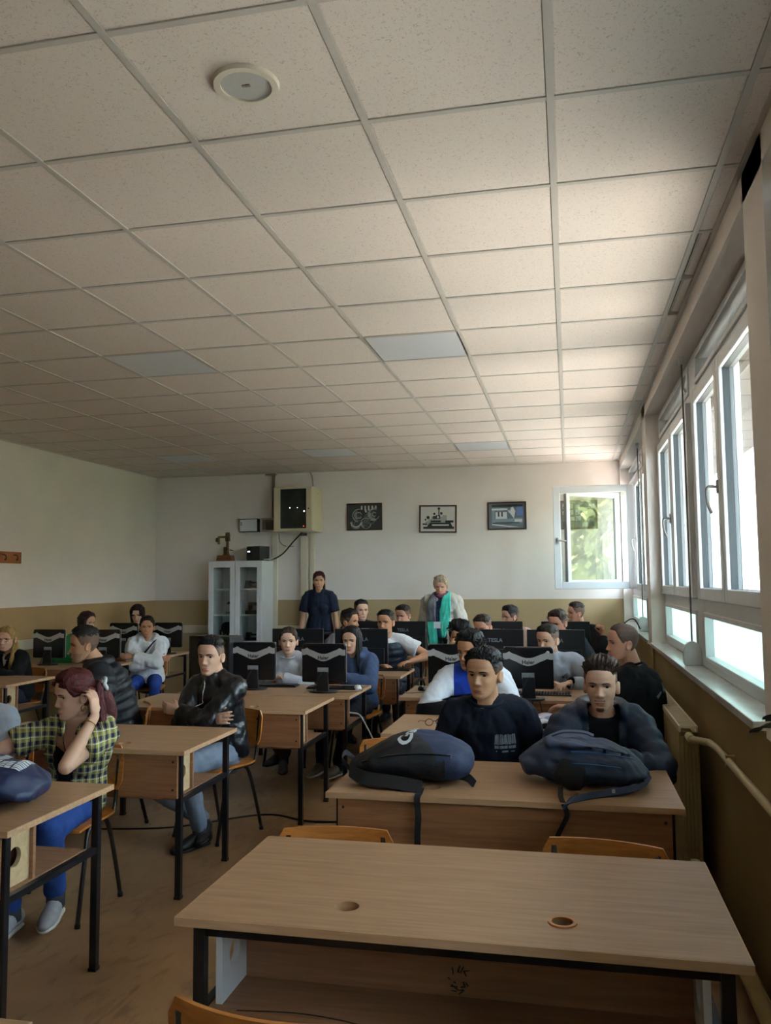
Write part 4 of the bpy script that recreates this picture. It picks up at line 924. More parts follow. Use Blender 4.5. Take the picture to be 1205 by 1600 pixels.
def board_(e, w, h):
    R = random.Random(9); sh = {0: [], 1: [], 2: []}
    for i in range(5):
        for j in range(4):
            x = -w/2+.01+(w-.02)*i/5; z = -h/2+.01+(h-.02)*j/4; sh[R.randrange(3)].append(R4(x+.004, x+(w-.02)/5-R.uniform(.006, .03), z+.004, z+(h-.02)/4-R.uniform(.006, .03)))
            sh[R.randrange(3)].append(R4(x+.012, x+.03, z+.012, z+.03))
    for k, (n, c) in enumerate((('light', '#c9cbc8'), ('dark', '#2f3133'), ('mid', '#7f827d'))): flat(e, n+'_tones', G(n, c), sh[k], k)
picture('dark framed photo of gears, beside the wall rack', -2.72, 2.49, .50, .375, G('gearbg', '#3d413f'), gears)
picture('framed photo of a lathe on a white ground', -1.70, 2.435, .51, .375, G('white', '#d9d6d0'), lathe, math.radians(1.2))
picture('framed bluish photo of a machine hall', -.775, 2.455, .51, .37, G('hallbg', '#66767f'), hall)
picture('framed photo collage seen through the open window sash', .15, 2.445, .48, .375, G('collbg', '#6d716d'), board_)
# coat rail on the left wall
e = empty('coat_rail', 'wooden coat rail with metal hooks on the left wall', 'coat rail', (XL, 7.2, 1.83))
MB().box(0, .022, -1.2, .85, 0, .125).build('board', wood('coat_rail_wood', '#b5713f', '#9a5a2e'), e, bevel=.003)
for k in range(10):
    y = .72-k*.19; MB().tube(spline([(.022, y, .09), (.06, y, .085), (.075, y, .05), (.055, y, .03), (.075, y, .06)], 4), .006, 8, round_ends=True).build('hook', M_BRASS, e, smooth=True)
# potted plant on the near sill
e = empty('potted_plant', 'dark leafed potted plant on the near window sill, one leaf tip in view', 'plant', (.735, 2.60, 1.07))
MB().tube([(0, 0, 0), (0, 0, .10), (0, 0, .105)], [.045, .062, .066], 20).build('pot', mat('terracotta', '#8a5a40', .8), e, smooth=True, auto=40)
R_ = random.Random(4)
for k in range(14):
    a = k*2.4; r = R_.uniform(.07, .15); z = R_.uniform(.05, .13)
    if k < 4: a, r, z = [(2.04, .27, .03), (2.14, .29, .015), (1.94, .29, .045), (2.08, .25, .06)][k]; p = spline([(0, 0, .09), (r*.5*math.cos(a), r*.5*math.sin(a), .12+z*.7), (r*math.cos(a), r*math.sin(a), z+.06)], 3)
    if p[-1][0] > .05: p = [np.array([min(q[0], .05), q[1], q[2]]) for q in p]
    st = MB().tube(p, .0025, 5).build('stem', mat('plant_stem', '#3e5230', .6), e)
    q = np.array(p[-1]); d = np.array(p[-1])-np.array(p[-3]); d /= np.linalg.norm(d); s = np.cross(d, (0, 0, 1)); s /= np.linalg.norm(s)+1e-9; u = np.cross(s, d); L = .035
    pts = [q]+[q+d*L*1.6*t+s*L*w_*sg+u*(-.012*t*t) for sg in (-1,) for t, w_ in ((.25, .55), (.5, .7), (.8, .45))]+[q+d*L*1.7]+[q+d*L*1.6*t+s*L*w_-u*(.012*t*t) for t, w_ in ((.8, .45), (.5, .7), (.25, .55))]
    pts2 = [x+u*.0015 for x in pts]; n = len(pts)
    build('leaf', pts+pts2, [tuple(range(n))[::-1], tuple(range(n, 2*n))]+[(i, (i+1) % n, n+(i+1) % n, n+i) for i in range(n)], mat('dark_leaf', '#16270f', .5, var=.2), e)
# ------------------------------------------------------------------ people
M_EYE = mat('eye_white', '#cfc6c0', .25, var=0); M_IRIS = mat('dark_iris', '#1c120d', .15, var=0)
SKINS = {'light': '#c99a7e', 'fair': '#d3a68c', 'tan': '#b98463', 'olive': '#bd8e6c', 'rosy': '#cf9880'}
def skin(k): return mat('skin_'+k, SKINS[k], .5, var=.06, scale=14, bump=.05, bscale=200, spec=.35)
def lipm(k): return mat('lip_'+k, {'light': '#a8685a', 'fair': '#b06a62', 'tan': '#8f5a49', 'olive': '#98604f', 'rosy': '#ad675c'}[k], .4, var=.05)
def hairm(c): return mat('hair_'+c, c, .55, var=.4, scale=34, bump=.7, bscale=110, stretch=(1.6, .5, .5), spec=.3)
def fabric(n, c, rough=.85, bump=.2, bscale=220, var=.10, spec=.2): return mat('cloth_'+n, c, rough, var=var, scale=10, bump=bump, bscale=bscale, spec=spec)
_T = np.array([0, .04, .10, .2, .3, .4, .5, .6, .7, .8, .9, .96, 1.0])
_W = np.array([.016, .034, .047, .0585, .066, .071, .0745, .077, .078, .0735, .058, .037, .004])
_Fr = np.array([.062, .074, .079, .081, .080, .079, .079, .085, .086, .079, .060, .037, .004])
_B = np.array([-.035, -.012, .005, .03, .056, .077, .090, .098, .100, .093, .073, .048, .004])
Y0 = -.025
def _sm(x, a, b): t = np.clip((x-a)/(b-a), 0, 1); return t*t*(3-2*t)
def _interp(t, tab):
    tt = np.linspace(0, 1, 401); v = np.interp(tt, _T, tab); k = np.exp(-np.linspace(-2, 2, 17)**2); k /= k.sum()
    vs = np.convolve(np.pad(v, 8, 'edge'), k, 'valid'); vs[-12:] = v[-12:]
    return np.interp(t, tt, vs)
def head_grid(s=1, nt=46, na=56, wide=1.0, jaw=1.0, nose=1.0):
    t = np.concatenate([np.linspace(0, .1, 6)[:-1], np.linspace(.1, .62, int(nt*.62))[:-1], np.linspace(.62, 1, nt-5-int(nt*.62)+2)])
    a0 = np.linspace(-PI, PI, na, endpoint=False); a = a0-.42*np.sin(a0)
    T, A = np.meshgrid(t, a, indexing='ij')
    w = _interp(T, _W)*wide*(1-(1-jaw)*_sm(-T, -.35, -.05)); f = _interp(T, _Fr); b = _interp(T, _B)
    ca, sa = np.cos(A), np.sin(A)
    X = w*np.sign(sa)*np.abs(sa)**.88
    front = ca > 0
    ys = Y0+np.minimum(0, (b-f)/2*_sm(-b, -.05, .02))
    Y = np.where(front, ys+(Y0-f-ys)*np.abs(ca)**.80, ys+(Y0+b-ys)*np.abs(ca)**.9)
    ax = np.abs(X)
    m = np.where(front, np.clip(ca*1.6, 0, 1), 0); ax = np.abs(X); g = lambda v, c, q: np.exp(-((v-c)/q)**2)
    nz = np.interp(T, [.27, .30, .325, .35, .40, .48, .54, .58], [0, .007, .021, .0245, .018, .009, .003, 0])*nose
    d = nz*np.exp(-(X/np.interp(T, [.3, .36, .45, .55], [.0135, .0125, .0095, .010]))**2) + .007*g(ax, .0135, .006)*g(T, .328, .022)
    d += -.0105*g(ax, .031, .0165)*g(T, .505, .042) + .0045*g(ax, .030, .022)*g(T, .585, .028)
    d += .0045*g(X, 0, .020)*(g(T, .212, .018)+g(T, .160, .020)) - .0035*g(X, 0, .020)*g(T, .185, .007) + .006*g(X, 0, .020)*g(T, .06, .035) - .004*g(X, 0, .022)*g(T, .118, .018)
    d += .005*g(ax, .046, .018)*g(T, .36, .06) - .002*g(ax, .045, .02)*g(T, .2, .05)
    Y = Y-d*m
    Z = T*.235-.035
    P = np.stack([X, Y, Z], -1)*s
    n, k = P.shape[:2]; F = []
    for i in range(n-1):
        for j in range(k): F.append((i*k+j, i*k+(j+1) % k, (i+1)*k+(j+1) % k, (i+1)*k+j))
    F.append(tuple(range(k))[::-1]); F.append(tuple(range((n-1)*k, n*k)))
    return P, T, A, F
def finger_chain(base, d, n, side, lens, curl, spread):
    "points of a finger; d along, n palm normal (towards the palm side)"
    pts = [np.array(base)]; ang = 0; d0 = d+side*spread; d0 /= np.linalg.norm(d0)
    for L, c in zip(lens, curl):
        ang += c; v = d0*math.cos(ang)+n*math.sin(ang); pts.append(pts[-1]+v*L)
    return pts
def add_hand(mb, W, d, n, sg, s=1, curl=.35, thumb=.6):
    "hand at wrist W along d, palm faces n; thumb on the side n x d * sg"
    d = np.array(d, float); d /= np.linalg.norm(d); n = np.array(n, float); n -= d*(n@d); n /= np.linalg.norm(n)
    side = np.cross(d, n)*sg                                     # towards the thumb
    W = np.array(W, float)
    mb.tube([W-d*.015, W+d*.02*s, W+d*.055*s, W+d*.088*s], [.022*s, .030*s, .037*s, .036*s], 14, ry=[.017*s, .015*s, .014*s, .012*s], ref=side, round_ends=True)
    L = [(.040, .024, .020), (.044, .028, .021), (.041, .026, .021), (.032, .019, .018)]
    for k in range(4):
        off = (.027-.0182*k)*s; base = W+d*(.085-.004*abs(k-1))*s+side*off
        c = curl*(1+.12*k); ch = finger_chain(base, d, n, side, [x*s for x in L[k]], (c*.75, c*1.1, c*.8), .10-.065*k)
        mb.tube([base-d*.02*s]+ch, [.0090*s, .0092*s, .0085*s, .0078*s, .0066*s], 8, round_ends=True)
    tb = W+d*.022*s+side*.024*s+n*.006*s; td = d*.62+side*.68+n*.30; td /= np.linalg.norm(td); t2 = d*.9+side*.25+n*(.25+thumb*.4); t2 /= np.linalg.norm(t2)
    mb.tube([tb-td*.012*s, tb+td*.036*s, tb+td*.036*s+t2*.030*s, tb+td*.036*s+t2*.054*s], [.0135*s, .0115*s, .0100*s, .0075*s], 8, round_ends=True)
def ik(S, Wt, pole, a, b):
    S, Wt, pole = map(lambda q: np.array(q, float), (S, Wt, pole)); d = Wt-S; L = np.linalg.norm(d); u = d/L
    L = min(L, (a+b)*.995); Wt = S+u*L; x = (a*a-b*b+L*L)/(2*L); h = math.sqrt(max(0, a*a-x*x)); p = pole-u*(pole@u); p /= np.linalg.norm(p)+1e-9
    return S+u*x+p*h, Wt
PEOPLE = {}
def person(key, label, crown, rot=0, lean=.10, side=0, hyaw=0, hpitch=0, hroll=0, s=1.0, female=False, bw=1.0, sk='light', stand=False, near=False,
           hair='short', hc='#15110f', top=None, under=None, trousers='#2b2f3a', shoes='#1a1a1c', arms=None, legs=None, extras=(), smile=0, wide=1.0, jaw=1.0, brow=1.0, chest=False, chair_label=None, hem=0.0):
    hyaw = hyaw+math.degrees(math.atan2(-crown[0], crown[1])); r = math.radians(rot); cr, sr = math.cos(r), math.sin(r)
    lx, ly = side, -lean; px_ = crown[0]-(cr*lx-sr*ly); py_ = crown[1]-(sr*lx+cr*ly)
    root = empty('person', label, 'person', (px_, py_, 0), r, None); hz = crown[2]
    vox = .0058 if near else .0078
    lo, hi = (.94 if stand else .52), hz
    PV = np.array([0, .03, lo]); ht = {'buzz': .008, 'fade': .018, 'volume': .036, 'quiff': .034, 'curly': .034}.get(hair, .022); NB = np.array([side*.85, -lean*.80+.02, hz-.272*s]); HP = np.array([side, -lean+.018, hz-(.200+ht)*s])
    def sp(t): p = PV+(NB-PV)*t; p = p+np.array([0, .035*math.sin(PI*max(0, min(1, t))), 0]); return p
    up = (NB-PV)/np.linalg.norm(NB-PV)
    wf = bw*(.90 if female else 1.0)*s
    TS = [-.10, .05, .22, .42, .62, .78, .90, .98]
    RX = np.array([.150, .168, .160, .146, .158, .170, .148, .085])*wf; RY = np.array([.11, .122, .115, .105, .112, .112, .085, .062])*wf
    if female: RX[1] *= 1.06; RX[3] *= .92
    tp = [sp(t) for t in TS]
    sw = .172*wf; SH = {q: sp(.895)+np.array([q*sw, -.005, -.012]) for q in (-1, 1)}
    Rh = (Matrix.Rotation(math.radians(hyaw-rot), 3, 'Z') @ Matrix.Rotation(math.radians(hpitch), 3, 'X') @ Matrix.Rotation(math.radians(hroll), 3, 'Y'))
    RH = np.array(Rh)
    hd = lambda p: np.asarray(p)@RH.T+HP
    # ---- arms
    arms = arms or {}
    J = {}
    for q in (-1, 1):
        sp_ = dict(desk=dict(w=(q*.07, -.36, .785), pole=(q*1.0, .15, -.5), d=(-q*.9, -.4, 0), n=(0, -.1, -1), curl=.30),
                   lap=dict(w=(q*.10, -.26, .60), pole=(q*.8, .6, -.3), d=(-q*.35, -.9, -.1), n=(0, 0, -1), curl=.35),
                   crossed=dict(w=(-q*.13, -.20-(.03 if q > 0 else 0), lo+.24+(.035 if q > 0 else 0)), pole=(q*1, -.3, -.6), d=(-q*1, -.15, .15), n=(0, 1, -.1), curl=.3),
                   side=dict(w=(q*.235*bw, -.04, lo-.10), pole=(q*.35, 1, 0), d=(0, -.12, -1), n=(-q*1, 0, 0), curl=.3))
        g = arms.get(q, 'desk'); g = sp_[g] if isinstance(g, str) else {**sp_['desk'], **g}
        a_, b_ = .285*s, .255*s
        if 'e' in g: E_, W_ = np.array(g['e'], float), np.array(g['w'], float)
        else: E_, W_ = ik(SH[q], g['w'], g['pole'], a_, b_)
        J[q] = (SH[q], E_, W_, g)
    # ---- body: neck, arms and hands grown together
    mb = MB(); nr = (.047 if female else .056)*s
    mb.tube([sp(.90), NB+np.array([0, .004, .03]), HP+np.array([0, .005, .03*s]), HP+np.array([0, -.006, .07*s])], [nr*1.35, nr*1.02, nr*.98, nr*.9], 16, round_ends=True)
    am = s*(.86 if female else 1.0)*(1+.5*(bw-1))
    for q in (-1, 1):
        S, E_, W_, g = J[q]
        mb.tube([S, S+(E_-S)*.35, E_], [.050*am, .047*am, .040*am], 14, round_ends=True)
        m_ = E_+(W_-E_)*.3
        mb.tube([E_, m_, W_], [.041*am, .042*am, .026*am], 14, round_ends=True)
        add_hand(mb, W_, g['d'], g['n'], q*(-1), s*(.90 if female else 1.0), g.get('curl', .3), g.get('thumb', .6))
    if chest: mb.tube([sp(t) for t in (.45, .62, .78, .90, .99)], RX[[3, 4, 5, 6, 7]]*.96, 20, ry=RY[[3, 4, 5, 6, 7]]*.96, ref=(1, 0, 0), round_ends=True)
    V, N, F, ls = voxel(mb, vox, 3)
    P, T, A, HF = head_grid(s*(.955 if female else 1.0), *((52, 64) if near else (40, 48)), wide=wide, jaw=jaw*(.93 if female else 1), nose=.9 if female else 1.05)
    sh = s*(.955 if female else 1.0)
    HV = hd(P.reshape(-1, 3)); VV = [V, HV]; FF = list(F); LL_ = list(ls); o = len(V)
    def addp(v, f):
        nonlocal o
        VV.append(np.asarray(v, float)); 
        for q in f: FF.extend([i+o for i in q]); LL_.append(len(q))
        o += len(v)
    VV.pop(); addp(HV, HF)
    for q in (-1, 1):                                             # ears
        ex = float(_interp(np.array([.45]), _W)[0])*wide*sh; c = np.array([q*(ex+.004), Y0+.014, .45*.235-.035])*np.array([1, sh, sh])
        th = np.linspace(0, 2*PI, 18, endpoint=False); ev = []; ef = []
        for k, (rr, dx) in enumerate(((1.0, -.004), (1.04, .006), (.92, .013), (.70, .010), (.35, .004))):
            for t_ in th: ev.append(c+np.array([q*dx, rr*.018*math.cos(t_)+.006*math.sin(t_)+.35*max(0, dx)*.8, rr*(.031 if math.sin(t_) > 0 else .027)*math.sin(t_)])*sh)
        for k in range(4):
            for j in range(18): ef.append((k*18+j, k*18+(j+1) % 18, (k+1)*18+(j+1) % 18, (k+1)*18+j))
        ef.append(tuple(range(72, 90))); addp(hd(np.array(ev)), ef)
    core = MB()
    if not chest: core.tube([sp(t) for t in TS[:7]], RX[:7]*.88, 16, ry=RY[:7]*.88, ref=(1, 0, 0))
    # legs
    LG = {}
    for q in (-1, 1):
        hip = PV+np.array([q*.088*wf, -.02, 0])
        if legs and q in legs: kn, an = map(np.array, legs[q][:2])
        elif stand: kn, an = np.array([q*.10, .0, .48*hz/1.7]), np.array([q*.11, .03, .085])
        else: kn, an = np.array([q*.13, -.42*s, .50]), np.array([q*.13, -.36*s, .10])
        LG[q] = (hip, np.array(kn, float), np.array(an, float))
        core.tube([hip, kn, an], [.066*s, .044*s, .033*s], 10)
    addp(core.v, core.f)
    body = from_np('body', np.vstack(VV), np.array(FF), np.array(LL_), skin(sk), root)
    # ---- face
    na = P.shape[1]; tcol = T[:, 0]
    def surf(x, t):
        i = int(np.searchsorted(tcol, t)); i = min(max(i, 1), len(tcol)-1); ys = []
        for k in (i-1, i):
            fr = np.abs(A[k]) < 1.5; o_ = np.argsort(P[k, fr, 0]); ys.append(np.interp(x, P[k, fr, 0][o_], P[k, fr, 1][o_]))
        w_ = (t-tcol[i-1])/(tcol[i]-tcol[i-1]+1e-9); return ys[0]*(1-w_)+ys[1]*w_
    def fp(x, t, off=0): x = x*sh; return np.array([x, surf(x, t)-off, (t*.235-.035)*sh])
    for q in (-1, 1):
        c = fp(q*.0315, .502, -.0015); ev = []; ef = []; mi = []
        n1, n2 = 10, 8
        for i in range(n2+1):
            ph = PI*.5*i/n2
            for j in range(n1): t_ = 2*PI*j/n1; ev.append(c+np.array([.0135*math.sin(ph)*math.cos(t_), -.006*math.cos(ph)+.005*(math.sin(ph)*math.cos(t_))**2, .0062*math.sin(ph)*math.sin(t_)])*sh)
        for i in range(n2):
            for j in range(n1): ef.append((i*n1+j, i*n1+(j+1) % n1, (i+1)*n1+(j+1) % n1, (i+1)*n1+j)); mi.append(1 if i < 4 else 0)
        build('eye', hd(np.array(ev)), ef, [M_EYE, M_IRIS], body, smooth=True, mi=mi)
        bt = MB(); bt.tube([hd(fp(q*x, t_, .0015)) for x, t_ in ((.0165, .523), (.024, .531), (.033, .532), (.041, .526), (.046, .515))], [.0010, .0020, .0024, .002, .0008], 6)
        bt.build('eyelid', mat('lash_dark', '#2a1b16', .6, var=0), body, smooth=True)
        bt = MB(); bt.tube([hd(fp(q*x, t_, .001)) for x, t_ in ((.013, .566), (.022, .578), (.033, .585), (.043, .580), (.051, .566))], np.array([.0028, .0038, .0036, .0027, .001])*brow, 6, ry=np.array([.0020, .0024, .0024, .002, .001]), ref=tuple(RH@np.array([0, 0, 1])))
        bt.build('eyebrow', mat('brow_'+hc, hc if hair != 'grey' else '#8a7a68', .7, var=.2), body, smooth=True)
    lm = lipm(sk); cm = .0+.018*smile
    lp = MB()
    for t0, bulge, rr in ((.200, .010, .0036), (.168, -.008, .0042)):
        lp.tube([hd(fp(x, t0+cm*abs(x/.024)**1.5-(t0-.184)*abs(x/.024)**2, .0008)) for x in (-.028, -.019, -.009, 0, .009, .019, .028)], np.array([.0008, .0026, .0036, .0034, .0036, .0026, .0008])*(rr/.0036), 8)
    lp.build('lips', lm, body, smooth=True)
    if smile > .5:
        MB().tube([hd(fp(x, .186+cm*abs(x/.024)**1.5, .0035)) for x in (-.018, -.009, 0, .009, .018)], [.0008, .0022, .0026, .0022, .0008], 6).build('teeth', mat('teeth', '#d8d0c4', .3, var=0), body, smooth=True)
    # ---- hair
    HM = hairm(hc); Pc = P.reshape(-1, 3); Tf, Af = T.ravel(), np.abs(A.ravel()); sgn = np.sign(A.ravel())
    rad = Pc-np.array([0, Y0, .075])*sh; rad /= np.linalg.norm(rad, axis=1)[:, None]+1e-9
    def cap(thk, line, name='hair', m=None, edge=.035, noise=.0, seed=1):
        mk = _sm(Tf-line, -edge*.35, edge*1.6); off = mk*thk*(1+.22*np.sin(Pc[:, 0]*420/sh+3*np.sin(Tf*9)))-(1-mk)**2*.0035
        if noise: off = off+mk*noise*noise3(Pc, 38, seed)
        v = Pc+rad*off[:, None]; n_, k_ = P.shape[:2]; f = []
        mm = mk.reshape(n_, k_)
        for i in range(n_-1):
            for j in range(k_):
                if max(mm[i, j], mm[i, (j+1) % k_], mm[i+1, j], mm[i+1, (j+1) % k_]) > .0: f.append((i*k_+j, i*k_+(j+1) % k_, (i+1)*k_+(j+1) % k_, (i+1)*k_+j))
        f.append(tuple(range((n_-1)*k_, n_*k_))); return v, f
    lineM = np.interp(Af, [0, .55, .85, 1.05, 1.25, 1.42, 1.6, 1.85, 2.2, PI], [.835, .83, .80, .68, .57, .46, .55, .42, .26, .20])
    lineF = np.interp(Af, [0, .5, .85, 1.05, 1.3, 1.6, 1.9, PI], [.815, .80, .72, .60, .48, .50, .3, .12])
    hv, hf = [], []; tline = lineM
    hmi = []
    def addh(v, f, mi=None):
        k = len(hv); hv.extend(map(tuple, v)); hf.extend(tuple(i+k for i in q) for q in f); hmi.extend(mi or [0]*len(f))
    R_ = np.random.default_rng(abs(hash(key)) % 999 if False else sum(map(ord, key)))
    def tufts(n, L, r0, fwd, tmin=.84, lift=.7, amax=PI):
        idx = np.where((Tf > tmin) & (Tf > tline+.05) & (Tf < .995) & (Af < amax))[0]
        for k in R_.choice(idx, n):
            b = Pc[k]+rad[k]*.004*sh; d = rad[k]*lift+np.array(fwd)+R_.normal(0, .28, 3); d /= np.linalg.norm(d); l = L*R_.uniform(.6, 1.2)
            c2 = b+d*l*.6; c3 = c2+(d+np.array([0, -.3, -.4]))*l*.35
            addh(*loft([b-rad[k]*.006, b, c2, c3], [r0, r0, r0*.75, r0*.25], n=5))
    def strands(n, ang, L, r0, wave=.004, t0=(.62, .9), out=.016, base=None, inward=0, front=0):
        for k in range(n):
            a = R_.uniform(*ang)*R_.choice([-1, 1]); t_ = R_.uniform(*t0); w_ = float(_interp(np.array([t_]), _W)[0])*wide; b_ = float(_interp(np.array([t_]), _B)[0]); f_ = float(_interp(np.array([t_]), _Fr)[0])
            pts = []; zt = (t_*.235-.035); l = L*R_.uniform(.85, 1.1); ph = R_.uniform(0, 6)
            for u in np.linspace(0, 1, 8):
                z = zt-u*l; tt = np.clip((z+.035)/.235, .42, .95); w2 = float(_interp(np.array([tt]), _W)[0])*wide+out*(.6+.5*u)-inward*max(0, u-.5); bb = float(_interp(np.array([tt]), _B)[0])+out*(.6+.5*u); f2 = float(_interp(np.array([tt]), _Fr)[0])+out
                x = w2*math.sin(a); y = Y0+(bb*-math.cos(a) if abs(a) > PI/2 else -f2*math.cos(a)*.8)-front*max(0, u-.35)
                pts.append(np.array([x+wave*math.sin(ph+u*7), y+wave*math.cos(ph+u*5), z])*sh)
            addh(*loft(pts, np.interp(np.linspace(0, 1, 8), [0, .15, .7, 1], [r0*.7, r0, r0*.85, r0*.2]), n=6))
    if hair in ('short', 'fade', 'volume', 'buzz', 'quiff', 'curly', 'grey'):
        top_ = dict(short=.024, fade=.020, volume=.040, buzz=.007, quiff=.034, curly=.034, grey=.028)[hair]; sd = dict(short=.010, fade=.004, volume=.014, buzz=.0035, quiff=.004, curly=.010, grey=.020)[hair]
        thk = sd+(top_-sd)*_sm(Tf, .72, .90); ln = lineM.copy()
        if hair == 'volume': ln = ln-.10*np.exp(-(Af/.6)**2)
        if hair == 'grey': ln = lineF-.05*np.exp(-((Af-.5)/.4)**2); thk = thk*(1-.0*Tf)
        v, f = cap(thk*sh, ln, noise={'buzz': .0006, 'fade': .0025}.get(hair, .005), seed=sum(map(ord, key)), edge=.065)
        tm = T.ravel(); zone = {'fade': .76, 'quiff': .76, 'short': .66, 'buzz': 1.1}.get(hair, 0); addh(v, f, [1 if np.mean(tm[list(q)]) < zone+.03*math.sin(q[0]*1.7) else 0 for q in f])
        if hair == 'short': tufts(420 if near else 110, .026, .0042, (0, -.2, 0), .74)
        if hair == 'fade': tufts(380 if near else 110, .020, .0038, (0, -.2, 0), .78)
        if hair == 'volume': tufts(300 if near else 150, .040, .0056, (0, -.45, -.1), .70)
        if hair == 'quiff': tufts(480 if near else 90, .034, .0046, (.1, -.35, .3), .78, 1.0)
        if hair == 'curly':
            tufts(480 if near else 110, .026, .0058, (0, -.2, 0), .66, 1.0)
        if hair == 'grey': strands(70, (1.0, 2.9), .075, .008, .002, (.7, .95), .014); tufts(60, .035, .006, (.3, -.5, -.3), .84, .4)
    else:
        thk = .009+.011*_sm(Tf, .70, .95); v, f = cap(thk*sh, lineF+(.035*np.exp(-(Af/.7)**2) if hair in ('straight', 'long', 'tied') else 0), noise=.0016, seed=3, edge=.045); addh(v, f)
        if hair == 'tied':
            for q in (-1, 1): addh(*loft([fp(q*.05, .80, .008), np.array([q*.078*wide, Y0+.0, .115])*sh, np.array([q*.065, Y0+.07, .085])*sh, np.array([0, Y0+.105, .07])*sh], [.010, .016, .02, .016], n=8))
            addh(*loft(spline([np.array([0, Y0+.095, .09])*sh, np.array([0, Y0+.135, .075])*sh, np.array([.02, Y0+.145, -.02])*sh, np.array([.02, Y0+.12, -.16])*sh], 4), np.linspace(.024, .012, 13), n=10))
        if hair == 'ponyside':
            addh(*loft(spline([np.array([.03, Y0+.08, .06])*sh, np.array([.075, Y0+.05, .01])*sh, np.array([.085, Y0-.01, -.06])*sh, np.array([.08, Y0-.045, -.17])*sh, np.array([.07, Y0-.05, -.24])*sh], 4), np.interp(np.linspace(0, 1, 17), [0, .3, .8, 1], [.03, .034, .026, .006]), n=12)); strands(14, (1.5, 2.6), .2, .007, .006, (.45, .6), .012, front=.05)
        if hair == 'long': strands(150, (1.15, PI), .42, .0105, .005, (.66, .93), .014); strands(16, (.9, 1.25), .34, .007, .005, (.72, .82), .012)
        if hair == 'straight': strands(110, (1.35, PI), .36, .008, .002, (.62, .92), .010)
        if hair == 'bob': strands(150, (1.0, PI), .235, .011, .002, (.68, .93), .018, inward=.03); strands(24, (.45, 1.0), .09, .008, .002, (.78, .86), .014)
        if hair == 'clip':
            strands(130, (2.3, PI), .27, .011, .008, (.42, .72), .062); 
            addh(*loft(spline([np.array([0, Y0+.085, .10])*sh, np.array([0, Y0+.135, .06])*sh, np.array([0, Y0+.165, -.02])*sh, np.array([.01, Y0+.165, -.10])*sh, np.array([.02, Y0+.15, -.17])*sh], 4), np.interp(np.linspace(0, 1, 17), [0, .25, .6, 1], [.03, .050, .046, .012]), n=14))
            for q in (-1, 1): addh(*loft([fp(q*.035, .80, .010), np.array([q*.082*wide, Y0-.01, .125])*sh, np.array([q*.075, Y0+.065, .10])*sh, np.array([0, Y0+.118, .09])*sh], [.012, .02, .024, .02], n=10))
        if hair == 'fringe':
            strands(60, (1.9, PI), .22, .009, .003, (.5, .8), .012); strands(46, (.0, .8), .055, .007, .001, (.82, .88), .012)
    hl, sl_ = lin(hc), lin(SKINS[sk]); k_ = {'short': .22, 'buzz': .12}.get(hair, .36)
    HM2 = mat('cropped_hair_'+hc+sk, tuple(a*(1-k_)+b*k_*.7 for a, b in zip(hl, sl_)), .7, var=.3, scale=120, bump=.3, bscale=300)
    hobj = build('hair', hd(np.array(hv)), hf, [HM, HM2], root, smooth=True, fix=False, mi=hmi)
    res = dict(root=root, body=body, hd=hd, fp=fp, J=J, sp=sp, HP=HP, NB=NB, SH=SH, sh=sh, hair=hobj, RX=RX, RY=RY, LG=LG, wf=wf)
    def patch(name, cond, off, m):
        mk = cond(Pc[:, 0]/sh, Tf, Af); n_, k_ = P.shape[:2]; mm = mk.reshape(n_, k_); f = [(i*k_+j, i*k_+(j+1) % k_, (i+1)*k_+(j+1) % k_, (i+1)*k_+j) for i in range(n_-1) for j in range(k_) if mm[i, j] and mm[i, (j+1) % k_] and mm[i+1, j] and mm[i+1, (j+1) % k_]]
        used = sorted({i for q in f for i in q}); mp = {a_: b_ for b_, a_ in enumerate(used)}
        if f: build(name, hd((Pc+rad*off)[used]), [tuple(mp[i] for i in q) for q in f], m, root, smooth=True, fix=False)
    if 'stubble' in extras: patch('beard', lambda x, t, a: (t < .30) & (a < 1.45) & (t > .02) & ~((np.abs(x) < .022) & (t > .155) & (t < .225)) & ~((np.abs(x) < .012) & (t > .24)), .0009, mat('stubble_'+sk, '#a07a60' if sk != 'tan' else '#6d4a39', .6, var=.15, scale=200))
    if 'goatee' in extras:
        patch('beard', lambda x, t, a: (t < .115) & (t > .02) & (np.abs(x) < .020) & (a < 1.2), .0018, mat('goatee', '#5a4030', .7, var=.3, scale=200)); patch('moustache', lambda x, t, a: (t > .215) & (t < .265) & (np.abs(x) < .027), .0012, mat('moustache', '#80604c', .7, var=.3, scale=200))
    if 'glasses' in extras:
        g = MB()
        for q in (-1, 1):
            c = fp(q*.034, .495, .012)
            g.tube([hd(c+np.array([.024*math.cos(t_), .006*math.cos(t_)**2, .019*math.sin(t_)])*sh) for t_ in np.linspace(0, 2*PI, 19)], .0013*1.3, 6)
            g.tube([hd(c+np.array([q*.024, .006, .006])*sh), hd(np.array([q*(.079*wide), Y0-.03, c[2]/sh+.01])*sh), hd(np.array([q*(.079*wide), Y0+.03, c[2]/sh+.006])*sh)], .0016, 6)
        g.tube([hd(fp(-.011, .505, .010)), hd(fp(0, .51, .008)), hd(fp(.011, .505, .010))], .0016, 6)
        g.build('glasses', mat('dark_glasses', '#2a2422', .3, metal=.5, var=0), root, smooth=True)
